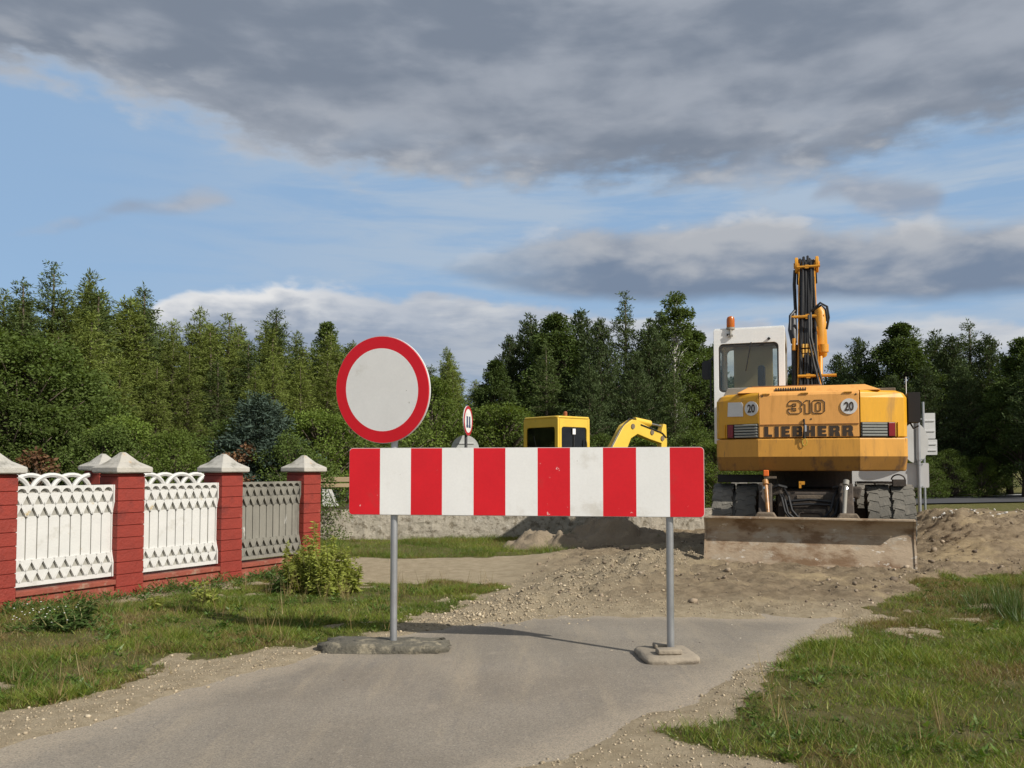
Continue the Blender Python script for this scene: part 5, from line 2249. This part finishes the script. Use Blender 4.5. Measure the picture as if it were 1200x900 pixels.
NVAR = 4
for i in range(NVAR):
    proto(('larch', i), conifer(8, random.uniform(1.35, 1.7), L_LARCH, 'larch', 1.15))
    proto(('spruce', i), conifer(8, random.uniform(1.25, 1.55), L_SPRUCE, 'spruce', 1.2))
for i in range(3):
    proto(('pine', i), conifer(8, random.uniform(1.7, 2.1), L_PINE, 'pine', 1.15))
    proto(('broad', i), broadleaf(8, 1.75, L_DARKB, .10, 190, 190, (.07, .13), 'birch'))
    proto(('shrub', i), broadleaf(2.6, 1.25, L_LIGHT, .04, 90, 210, (.035, .07), 'shrub'))
    proto(('dshrub', i), broadleaf(2.6, 1.25, L_BROAD, .04, 90, 210, (.035, .07), 'shrub'))
for i in range(2):
    proto(('leafy', i), broadleaf(4.8, 1.8, L_BROAD, .06, 170, 300, (.045, .09)))
    proto(('birch', i), broadleaf(9, 1.35, L_BROAD, .25, 110, 170, (.06, .12), 'birch'), BIRCH)
proto(('blue', 0), conifer(2.6, .95, L_BLUE, 'blue', 2.4))
proto(('dry', 0), broadleaf(1.6, .42, L_DRY, .05, 26, 60, (.04, .09), 'shrub'))

HREF = {'larch': 8, 'spruce': 8, 'pine': 8, 'broad': 8, 'shrub': 2.6, 'dshrub': 2.6, 'leafy': 4.8, 'birch': 9, 'blue': 2.6, 'dry': 1.6}
CAT = {'larch': 'tree', 'spruce': 'tree', 'pine': 'tree', 'broad': 'tree', 'shrub': 'shrub', 'dshrub': 'shrub', 'leafy': 'tree', 'birch': 'tree', 'blue': 'tree', 'dry': 'shrub'}
NAME = {'larch': 'larch_tree', 'spruce': 'spruce_tree', 'pine': 'pine_tree', 'broad': 'broadleaf_tree', 'shrub': 'shrub', 'dshrub': 'shrub', 'leafy': 'leafy_tree', 'birch': 'birch_tree', 'blue': 'blue_spruce', 'dry': 'dry_shrub'}
VN = {}


def tree(kind, x_, y_, H, label, group=None, wide=1.0):
    i = VN.get(kind, 0)
    VN[kind] = i + 1
    vs_ = [k for k in PROTO if k[0] == kind]
    t_, c_ = PROTO[vs_[i % len(vs_)]]
    s_ = H / HREF[kind]
    r_ = thing(NAME[kind], label, CAT[kind], (x_, y_, (gz(x_, y_) if y_ < 26 else 0.0) - .03), random.uniform(0, 6.28), group)
    w_ = s_ * wide * random.uniform(.92, 1.1)
    r_.scale = (w_, w_, s_)
    for nm, d_ in (('trunk', t_), ('crown', c_)):
        o_ = bpy.data.objects.new(nm, d_)
        COL.objects.link(o_)
        o_.parent = r_
    return r_


def ht(v, y_):
    return CZ + (HOR - v) / F * y_


SKY = [(-300, 330), (0, 325), (20, 350), (57, 318), (80, 350), (105, 325), (130, 350), (165, 340), (190, 372), (235, 368), (265, 372), (290, 385), (322, 366), (350, 392), (382, 384), (400, 392), (430, 400), (500, 416), (525, 412), (560, 428), (590, 425), (640, 430)]


def interp(tab, u):
    for (a, b_), (c_, d_) in zip(tab[:-1], tab[1:]):
        if a <= u <= c_:
            return b_ + (d_ - b_) * (u - a) / (c_ - a)
    return tab[0][1] if u < tab[0][0] else tab[-1][1]


# left wood: young larches and spruces in rows running away along the fence line
A_ = Vector((-19.0, 21.0))
B_ = Vector((-.6, 46.0))
dirv = (B_ - A_).normalized()
nrmv = Vector((-dirv.y, dirv.x))
length = (B_ - A_).length
placed = []
for row in range(5):
    s_ = random.uniform(0, 1)
    while s_ < length:
        p = A_ + dirv * s_ + nrmv * (row * 2.1 + random.uniform(-.5, .5))
        u = 600 + p.x / p.y * F
        sk = interp(SKY, u)
        Hm = ht(sk, p.y)
        k = random.uniform(.91, 1.01) if row else random.uniform(.70, .92)
        kind = random.choices(['larch', 'spruce'], [3, 1.2])[0]
        placed.append((kind, p.x, p.y, Hm * k, row))
        s_ += random.uniform(1.05, 1.55) * (1 + .15 * row)
GL = 'young conifers of the wood behind the brick fence'
for (kind, x_, y_, H, row) in placed:
    u = 600 + x_ / y_ * F
    side_ = 'left of the disc' if u < 395 else 'right of the disc'
    if kind == 'larch':
        lab = 'soft mid green young larch in the dense wood ' + side_
    else:
        lab = 'dark pointed young spruce in the dense wood ' + side_
    tree(kind, x_, y_, H, lab, GL + ' ' + side_, 1.22)
# the tips that stand out on the skyline
for (u, v, kind, lab) in ((57, 308, 'spruce', 'slender dark spruce with the highest needle tip above the left fence panel'),
                          (101, 317, 'larch', 'tall broad topped larch rising on the skyline left of the white cloud'),
                          (165, 331, 'spruce', 'pointed spruce standing where the white cloud begins'),
                          (142, 345, 'larch', 'narrow larch tip just left of the pointed spruce by the white cloud'),
                          (232, 358, 'larch', 'pair-topped larch in the middle of the left skyline under the white cloud'),
                          (266, 366, 'larch', 'rounded larch tip right of the pair-topped one'),
                          (322, 358, 'spruce', 'tall dark spruce rising alone from the skyline left of the round disc'),
                          (383, 379, 'birch', 'loose leafy birch top on the skyline beside the left rim of the disc'),
                          (22, 322, 'spruce', 'dark spruce tip at the left photo edge'),
                          (524, 408, 'larch', 'small larch tip just right of the round disc on the skyline')):
    y_ = 24 + (u / 600) * 22 + 2.5
    tree(kind, (u - 600) / F * y_, y_, ht(v, y_), lab, None, 1.12)

# middle clump, taller and darker, behind the small digger
MID = [(598, 392, 36, 'pine', 'dark pine at the left end of the middle clump'), (622, 366, 37, 'pine', 'spreading dark pine with loose side branches behind the small yellow cab'),
       (652, 370, 35, 'broad', 'dense dark leafy tree straight above the small yellow cab'), (682, 362, 38, 'pine', 'bluish dark pine in the middle of the clump'),
       (705, 372, 34, 'pine', 'pine left of the tallest crown in the clump'), (733, 343, 37, 'spruce', 'tallest dark spruce of the middle clump'),
       (762, 372, 35, 'pine', 'pine right of the tallest crown in the clump'), (792, 342, 36, 'birch', 'slim birch with white trunk left of the white digger cab'),
       (815, 388, 37, 'broad', 'leafy tree just left of the digger mirror'), (838, 402, 38, 'pine', 'pine half hidden by the white digger cab'),
       (640, 400, 31, 'spruce', 'shorter spruce in front of the dark leafy trees'), (745, 410, 31, 'pine', 'shorter pine in front of the tallest crown'),
       (790, 430, 30, 'spruce', 'short spruce below the white birch trunk'), (690, 420, 30, 'pine', 'short bluish pine behind the small digger boom'),
       (580, 425, 34, 'broad', 'low leafy tree at the gap right of the larches'), (665, 395, 41, 'pine', 'pine at the back of the middle clump'), (775, 365, 41, 'pine', 'pine at the back beside the birch')]
for (u, v, y_, kind, lab) in MID:
    tree(kind, (u - 600) / F * y_, y_, ht(v, y_) * 1.0, lab, None, 1.12)
# right clump
RT = [(900, 432, 44, 'pine', 'pine behind the white cab'), (935, 430, 46, 'broad', 'leafy tree behind the boom foot'), (985, 414, 46, 'pine', 'low pine just right of the boom'),
      (1008, 396, 44, 'pine', 'grey green pine standing over the door numerals'), (1030, 402, 47, 'spruce', 'spruce between the grey green pine and the bright leafy tree'),
      (1056, 380, 43, 'broad', 'bright leafy tree above the right corner of the digger'), (1074, 384, 46, 'spruce', 'spruce right behind the bright leafy tree'),
      (1098, 386, 52, 'pine', 'dark rounded crown at the back of the right clump'), (1118, 392, 43, 'pine', 'pine above the two grey panel signs'),
      (1138, 374, 44, 'spruce', 'tallest many tipped spruce of the right clump'), (1160, 392, 43, 'pine', 'pine on the right slope of the right clump'),
      (1128, 420, 40, 'pine', 'pine in front of the tallest right spruce'), (1085, 430, 40, 'pine', 'lower pine behind the round sign back'),
      (1048, 440, 41, 'pine', 'lower pine behind the right digger corner'), (1165, 455, 41, 'broad', 'low bushy tree beside the far road'),
      (1200, 398, 38, 'broad', 'very dark leafy tree at the right photo edge'), (1225, 390, 36, 'pine', 'dark pine beyond the right photo edge'), (1182, 424, 44, 'pine', 'dark pine in the gap near the right photo edge'),
      (1250, 385, 38, 'broad', 'dark crown outside the right photo edge'), (960, 440, 41, 'spruce', 'short spruce hidden behind the boom'), (1010, 445, 40, 'pine', 'short pine behind the digger hood'),
      (870, 425, 42, 'spruce', 'spruce seen through the cab glass')]
for (u, v, y_, kind, lab) in RT:
    tree(kind, (u - 600) / F * y_, y_, ht(v, y_), lab, None, 1.2)
for i in range(7):
    u = 1285 + 70 * i
    tree(['pine', 'broad', 'spruce'][i % 3], (u - 600) / F * 41, 41, random.uniform(6.5, 8), 'dark tree standing beyond the right photo edge', 'trees beyond the right photo edge', 1.4)
# back fill so that no horizon shows between the clumps
for i in range(26):
    u = -60 + i * 52 + random.uniform(-12, 12)
    y_ = 56 + random.uniform(-3, 6)
    vv = 440 if 560 < u < 840 or u > 980 else 445
    tree(random.choice(['pine', 'spruce', 'broad']), (u - 600) / F * y_, y_, ht(vv + random.uniform(-6, 12), y_), 'dark tree in the farthest row of the wood', 'farthest row of the wood', 1.9)

# shrubs and garden trees between fence and wood
SH = [(20, 400, 15.8, 'leafy', 'large dark leafy tree overhanging the leftmost fence panel', 1.25), (88, 455, 16.5, 'leafy', 'lower leafy tree right of the large one behind the first panel', 1.1),
      (-70, 375, 15.5, 'leafy', 'leafy tree beyond the left photo edge', 1.2), (150, 494, 15.2, 'shrub', 'light green shrub behind the first inner pillar', 1.1), (205, 508, 14.6, 'shrub', 'low light green shrub behind the second fence panel', .9),
      (122, 500, 14.5, 'dshrub', 'mid green shrub right behind the overlapping pillar caps', 1.0), (60, 480, 14.8, 'dshrub', 'dense dark shrub behind the arched fence top', 1.2), (10, 470, 14.6, 'dshrub', 'dense dark shrub at the left photo edge', 1.2),
      (305, 468, 16.2, 'blue', 'bluish garden spruce above the grey fence panel', 1.25), (372, 484, 17.5, 'shrub', 'light leafy shrub left of the red board end', 1.2), (345, 512, 15.6, 'dshrub', 'small dark shrub between the blue spruce and the last pillar cap', .9),
      (415, 478, 18.5, 'dshrub', 'leafy shrub under the left rim of the disc', 1.2), (455, 470, 20.5, 'shrub', 'light shrub hidden under the disc', 1.2), (505, 445, 27.5, 'shrub', 'tall yellow green shrub right of the disc', .85),
      (470, 490, 22.0, 'dshrub', 'leafy shrub just right of the post under the disc', .9), (590, 475, 28.5, 'shrub', 'yellow green shrub right of the small edge-on sign', 1.2), (548, 488, 29.5, 'dshrub', 'green shrub behind the round grey sign back', 1.3),
      (604, 512, 28.5, 'dshrub', 'dark shrub left of the small yellow cab', 1.3), (700, 511, 27, 'dshrub', 'shrub between the small cab and its boom', 1.2), (765, 508, 28, 'shrub', 'shrub behind the arm of the small digger', 1.1),
      (812, 505, 28, 'dshrub', 'shrub at the right end of the barrier board', 1.2), (838, 520, 24, 'shrub', 'low green shrub seen under the left counterweight corner', 1.3), (255, 500, 16.5, 'dshrub', 'shrub behind the third pillar cap', 1.1),
      (1110, 528, 37.5, 'dshrub', 'bush below the grey panel signs by the far road', 1.2), (1150, 535, 38.5, 'shrub', 'bush beside the far road near the photo edge', 1.2), (1070, 530, 37, 'dshrub', 'bush behind the long grey board back', 1.3),
      (41, 528, 13.6, 'dry', 'dead brown bush over the leftmost fence panel', 1.0), (286, 522, 15.4, 'dry', 'dead brown bush in front of the blue spruce', 1.0), (900, 540, 25, 'dshrub', 'shrub behind the digger undercarriage', 1.3), (870, 530, 26, 'shrub', 'shrub behind the left digger tyres', 1.4)]
for (u, v, y_, kind, lab, w_) in SH:
    tree(kind, (u - 600) / F * y_, y_, max(.6, ht(v, y_)), lab, None, w_)
# a low understorey hem at the wood's foot
for i in range(30):
    s_ = length * (i + .5) / 30
    p = A_ + dirv * s_ - nrmv * random.uniform(.9, 1.8)
    tree('dshrub' if i % 3 else 'shrub', p.x, p.y, random.uniform(.7, 1.2), 'low bush at the foot of the young conifers', 'low bushes hemming the wood', 1.3)
for i in range(18):
    u = 585 + i * 16
    y_ = random.uniform(30, 33)
    tree('dshrub', (u - 600) / F * y_, y_, random.uniform(1.4, 2.4), 'low bush at the foot of the middle clump', 'low bushes under the middle clump', 1.3)


random.seed(99)
# tall yellow-green weeds at the last brick pillar
def weed_plant(x_, y_, H, spread, nst, label, mat=L_WEED, leaf=(.05, .12), name='weed_plant'):
    g_ = gz(x_, y_)
    r_ = thing(name, label, 'plant', (x_, y_, g_))
    st_ = MB()
    C_, D_, Ln, Wd = [], [], [], []
    for i in range(nst):
        a = random.uniform(0, 6.28)
        rr_ = spread * math.sqrt(random.random())
        h_ = H * random.uniform(.55, 1) * (1 - .45 * rr_ / spread)
        b_ = Vector((math.cos(a) * rr_ * .55, math.sin(a) * rr_ * .55, -.02))
        e = Vector((math.cos(a) * rr_, math.sin(a) * rr_, h_)) + Vector((random.gauss(0, .05), random.gauss(0, .05), 0))
        m_ = (b_ + e) / 2 + Vector((random.gauss(0, .03), random.gauss(0, .03), 0))
        st_.tube([b_, m_, e], [.005, .004, .002], 5)
        k_ = int(180 * h_ / .6)
        t = rng.uniform(.10, 1, k_)
        p = np.array(b_)[None] * ((1 - t) ** 2)[:, None] + 2 * np.array(m_)[None] * (t * (1 - t))[:, None] + np.array(e)[None] * (t ** 2)[:, None]
        an = rng.uniform(0, 6.28, k_)
        D_.append(np.stack([np.cos(an), np.sin(an), rng.uniform(-.6, .7, k_)], -1))
        l_ = rng.uniform(*leaf, k_) * (1.25 - .75 * t)
        C_.append(p)
        Ln.append(l_)
        Wd.append(l_ * rng.uniform(.18, .34, k_))
    st_.build('stems', pm('weed_stem', (.20, .19, .07), .7), r_)
    o_ = bpy.data.objects.new('leaves', quad_leaves('leaves', np.concatenate(C_), np.concatenate(D_), np.concatenate(Ln), np.concatenate(Wd), mat))
    COL.objects.link(o_)
    o_.parent = r_
    return r_


for (u, v, H, sp_, ns_, lab) in ((352, 690, .78, .24, 26, 'bushy yellow green weed in front of the grey panel'), (382, 692, .80, .22, 26, 'tallest yellow green weed clump at the foot of the last red pillar'),
                                 (405, 690, .60, .18, 18, 'lower yellow green weed clump right of the last red pillar'), (366, 684, 1.15, .08, 5, 'thin upright weed stalks standing against the last red pillar')):
    x_, y_ = gp(u, v, .05)
    weed_plant(x_, y_, H, sp_, ns_, lab)
L_DKW = leaf_mat('dark_weed_leaves', (.06, .10, .025), .3)
x_, y_ = gp(334, 690, .05)
weed_plant(x_, y_, .42, .2, 16, 'dark leafy weed left of the yellow green clump', L_DKW)
x_, y_ = gp(240, 704, .05)
weed_plant(x_, y_, .36, .05, 3, 'single thin weed stalk before the third pillar')
x_, y_ = gp(181, 712, .05)
weed_plant(x_, y_, .28, .06, 3, 'small thin weed stalk before the second panel')
x_, y_ = gp(82, 735, .05)
weed_plant(x_, y_, .30, .22, 22, 'low dark leafy weed patch below the first panel', L_DKW, (.05, .1))
# white flowered patch
x_, y_ = gp(52, 738, .03)
r_ = weed_plant(x_, y_, .20, .24, 18, 'low weed with tiny white flowers below the first panel', L_DKW, (.03, .07), 'flowering_weed')
mb = MB()
for i in range(42):
    a, q = random.uniform(0, 6.28), .26 * math.sqrt(random.random())
    mb.lathe([(.0015, 0), (.0065, .003), (.003, .006)], 6, 0, Matrix.Translation((math.cos(a) * q, math.sin(a) * q, random.uniform(.06, .2))))
mb.build('flowers', pm('white_petals', (.72, .72, .66), .7), r_)

# ------------------------------------------------------------------ sun, sky and clouds
SUN_EL = R(37)
sdir = Vector((.78, -.63, 0)).normalized() * math.cos(SUN_EL) + Vector((0, 0, math.sin(SUN_EL)))
sl = bpy.data.lights.new('sun', 'SUN')
sl.energy = 4.3
sl.angle = R(.53)
sl.color = (1.0, .945, .86)
so = bpy.data.objects.new('sun', sl)
COL.objects.link(so)
so.rotation_euler = sdir.to_track_quat('Z', 'Y').to_euler()

w = bpy.data.worlds.new('World')
scene.world = w
w.use_nodes = True
nt = NT(w.node_tree)
bg = nt.n['Background']
STR = .10
bg.inputs['Strength'].default_value = STR
sky = nt.new('ShaderNodeTexSky', sky_type='NISHITA')
sky.sun_disc = False
sky.sun_elevation = SUN_EL
sky.sun_rotation = math.atan2(sdir.x, sdir.y)
sky.air_density = 1.0
sky.dust_density = .4
sky.ozone_density = 2.2
tc = nt.new('ShaderNodeTexCoord').outputs['Generated']
sx = nt.new('ShaderNodeSeparateXYZ')
nt.l.new(tc, sx.inputs[0])
X, Y, Z = sx.outputs
az = nt.m('ARCTAN2', X, Y)
hyp = nt.m('SQRT', nt.m('ADD', nt.m('MULTIPLY', X, X), nt.m('MULTIPLY', Y, Y)))
te = nt.m('DIVIDE', Z, nt.m('MAXIMUM', hyp, .02))     # tan of elevation
azn = nt.m('ADD', nt.m('MULTIPLY', az, .5), .5, clamp=True)    # -1..1 rad -> 0..1


def curve(pts):
    """value of a cloud edge (photo rows) along the compass, as tan elevation"""
    n = nt.new('ShaderNodeFloatCurve')
    cm = n.mapping
    c = cm.curves[0]
    P_ = []
    for (u, v) in pts:
        a = math.atan((u - 600) / F)
        P_.append((a * .5 + .5, (HOR - v) / F * math.cos(a)))
    while len(c.points) < len(P_):
        c.points.new(.5, .5)
    for q, p in zip(c.points, P_):
        q.location = p
        q.handle_type = 'AUTO_CLAMPED'
    cm.update()
    nt.l.new(azn, n.inputs['Value'])
    return n.outputs[0]


comb = nt.new('ShaderNodeCombineXYZ')
nt.l.new(nt.m('MULTIPLY', az, 1.0), comb.inputs[0])
nt.l.new(nt.m('MULTIPLY', te, 2.2), comb.inputs[1])
cv = comb.outputs[0]
nBig = nt.noise(cv, 4.6, 7, .50, .25)
nMid = nt.noise(cv, 12.5, 6, .50, .15)
nFine = nt.noise(cv, 34.0, 6, .6)
comb2 = nt.new('ShaderNodeCombineXYZ')
nt.l.new(nt.m('MULTIPLY', az, .7), comb2.inputs[0])
nt.l.new(nt.m('MULTIPLY', te, 4.5), comb2.inputs[1])
comb2.inputs[2].default_value = 3.3
nStr = nt.noise(comb2.outputs[0], 6.0, 8, .6, .4)
wob = nt.m('ADD', nt.m('MULTIPLY', nt.m('SUBTRACT', nBig, .5), .10), nt.m('MULTIPLY', nt.m('SUBTRACT', nMid, .5), .085))
wob = nt.m('ADD', wob, nt.m('MULTIPLY', nt.m('SUBTRACT', nFine, .5), .022))
K = 1.0 / STR


def col(c):
    """cloud radiance"""
    return tuple(v * K for v in c)


skyc = nt.mix(.80, sky.outputs[0], col((.225, .36, .545)))
# thin high veil
veil = nt.m('MULTIPLY', nt.sstep(nStr, .34, .62), .78)
veil = nt.m('MULTIPLY', veil, nt.sstep(az, -.55, -.02))
c = nt.mix(nt.m('ADD', veil, .12, clamp=True), skyc, col((.345, .425, .525)))

# low cumulus behind the left wood
t3 = curve([(-400, 400), (60, 395), (150, 372), (185, 350), (230, 338), (280, 331), (325, 327), (365, 333), (420, 338), (470, 342), (520, 345), (600, 350), (700, 362), (860, 372), (1200, 380), (1600, 390)])
d3 = nt.m('ADD', nt.m('SUBTRACT', t3, te), nt.m('MULTIPLY', wob, .55))
cov3 = nt.sstep(d3, -.004, .010)
fade3 = nt.m('SUBTRACT', 1.0, nt.sstep(d3, .05, .17))
lit3 = nt.sstep(nt.m('ADD', d3, nt.m('MULTIPLY', nt.m('SUBTRACT', nMid, .5), .075)), .050, .004)
c3 = nt.mix(lit3, col((.25, .295, .375)), col((.66, .655, .65)))
right3 = nt.sstep(az, -.30, -.12)
c3 = nt.mix(nt.m('MULTIPLY', right3, .65), c3, nt.mix(nt.sstep(nStr, .40, .62), col((.26, .31, .395)), col((.43, .455, .49))))
c = nt.mix(nt.m('MULTIPLY', cov3, nt.m('ADD', nt.m('MULTIPLY', fade3, .60), .35)), c, c3)

# flat-bottomed bank on the right
b2 = curve([(-400, 300), (440, 310), (520, 322), (580, 340), (660, 350), (760, 355), (860, 352), (960, 351), (1080, 351), (1200, 344), (1400, 335), (1700, 330)])
t2 = curve([(-400, 310), (440, 325), (520, 305), (590, 286), (660, 268), (720, 262), (820, 256), (900, 252), (960, 258), (1040, 262), (1120, 252), (1200, 246), (1400, 235), (1700, 230)])
e_lo = nt.m('ADD', nt.m('SUBTRACT', te, b2), nt.m('MULTIPLY', wob, .16))
e_hi = nt.m('ADD', nt.m('SUBTRACT', t2, te), nt.m('MULTIPLY', wob, .55))
cov2 = nt.m('MULTIPLY', nt.sstep(e_lo, -.006, .014), nt.sstep(e_hi, -.008, .016))
cov2 = nt.m('MULTIPLY', cov2, nt.m('ADD', .25, nt.m('MULTIPLY', nt.sstep(az, -.12, .12), .75)))
sh2 = nt.m('ADD', nt.m('DIVIDE', e_lo, .095), nt.m('MULTIPLY', nt.m('SUBTRACT', nMid, .5), 1.5))
c2 = nt.mix(nt.sstep(sh2, .12, .85), col((.158, .205, .285)), col((.36, .38, .415)))
rim2 = nt.m('MULTIPLY', nt.sstep(e_hi, .022, .002), nt.sstep(nMid, .50, .62))
c2 = nt.mix(nt.m('MULTIPLY', rim2, .75), c2, col((.55, .55, .555)))
c = nt.mix(cov2, c, c2)

# small grey wisps
t4 = curve([(-400, 330), (20, 275), (60, 258), (100, 243), (130, 230), (150, 224), (175, 232), (215, 222), (245, 222), (275, 240), (300, 300), (600, 330), (930, 250), (985, 204), (1020, 200), (1060, 203), (1100, 208), (1125, 235), (1160, 300), (1700, 340)])
b4 = curve([(-400, 320), (20, 268), (60, 268), (100, 262), (150, 250), (200, 250), (245, 238), (275, 235), (300, 250), (600, 320), (930, 230), (985, 225), (1020, 245), (1060, 250), (1100, 245), (1125, 225), (1160, 250), (1700, 300)])
cov4 = nt.m('MULTIPLY', nt.sstep(nt.m('ADD', nt.m('SUBTRACT', t4, te), nt.m('MULTIPLY', wob, .30)), -.006, .016), nt.sstep(nt.m('ADD', nt.m('SUBTRACT', te, b4), nt.m('MULTIPLY', wob, .30)), -.006, .014))
c = nt.mix(nt.m('MULTIPLY', cov4, .72), c, nt.mix(nt.sstep(nMid, .45, .62), col((.25, .275, .33)), col((.36, .37, .40))))

# the great grey deck overhead
b1 = curve([(-900, 60), (-300, 70), (0, 82), (80, 92), (150, 112), (215, 135), (262, 160), (330, 188), (400, 198), (470, 205), (560, 208), (680, 213), (800, 212), (900, 204), (990, 192), (1060, 178), (1110, 168), (1150, 160), (1200, 158), (1300, 170), (1500, 180)])
e1 = nt.m('ADD', nt.m('SUBTRACT', te, b1), nt.m('MULTIPLY', wob, 1.25))
cov1 = nt.sstep(e1, -.016, .030)
gap = nt.m('MULTIPLY', nt.sstep(e1, .12, .02), nt.sstep(nBig, .50, .68))
cov1 = nt.m('MULTIPLY', cov1, nt.m('SUBTRACT', 1.0, nt.m('MULTIPLY', gap, .25)))
comb3 = nt.new('ShaderNodeCombineXYZ')
nt.l.new(nt.m('MULTIPLY', az, .8), comb3.inputs[0])
nt.l.new(nt.m('MULTIPLY', te, 3.4), comb3.inputs[1])
comb3.inputs[2].default_value = 9.1
nBand = nt.noise(comb3.outputs[0], 3.2, 5, .45, .4)
sh1 = nt.m('ADD', nt.m('MULTIPLY', nBig, .42), nt.m('ADD', nt.m('MULTIPLY', nMid, .26), nt.m('MULTIPLY', nBand, .32)))
c1 = nt.mix(nt.sstep(sh1, .41, .61), col((.166, .197, .250)), col((.288, .316, .366)))
hi = nt.m('MULTIPLY', nt.sstep(nt.m('ADD', nMid, nt.m('MULTIPLY', nBig, .5)), .76, .96), nt.sstep(e1, .11, .01))
c1 = nt.mix(nt.m('MULTIPLY', hi, .5), c1, col((.46, .465, .475)))
sunward_fill = nt.sstep(nt.m('ADD', nt.m('MULTIPLY', X, sdir.x), nt.m('MULTIPLY', Y, sdir.y)), -.05, .65)
c1 = nt.mix(nt.m('MULTIPLY', sunward_fill, .9), c1, col((.48, .48, .48)))   # deck brightened round the sun, behind the camera, as added front fill
edge1 = nt.m('MULTIPLY', nt.sstep(e1, .035, .0), nt.sstep(az, .05, -.25))
c1 = nt.mix(nt.m('MULTIPLY', edge1, .65), c1, col((.48, .50, .53)))
c = nt.mix(cov1, c, c1)
nt.l.new(c, bg.inputs['Color'])

# ------------------------------------------------------------------ output settings
scene.view_settings.view_transform = 'Standard'
scene.view_settings.look = 'None'
scene.view_settings.gamma = 1.0
scene.view_settings.use_curve_mapping = False
scene.view_settings.exposure = 0.28
scene.render.resolution_x = 1024
scene.render.resolution_y = 768
scene.cycles.max_bounces = 6
scene.cycles.transparent_max_bounces = 8
scene.cycles.use_denoising = True
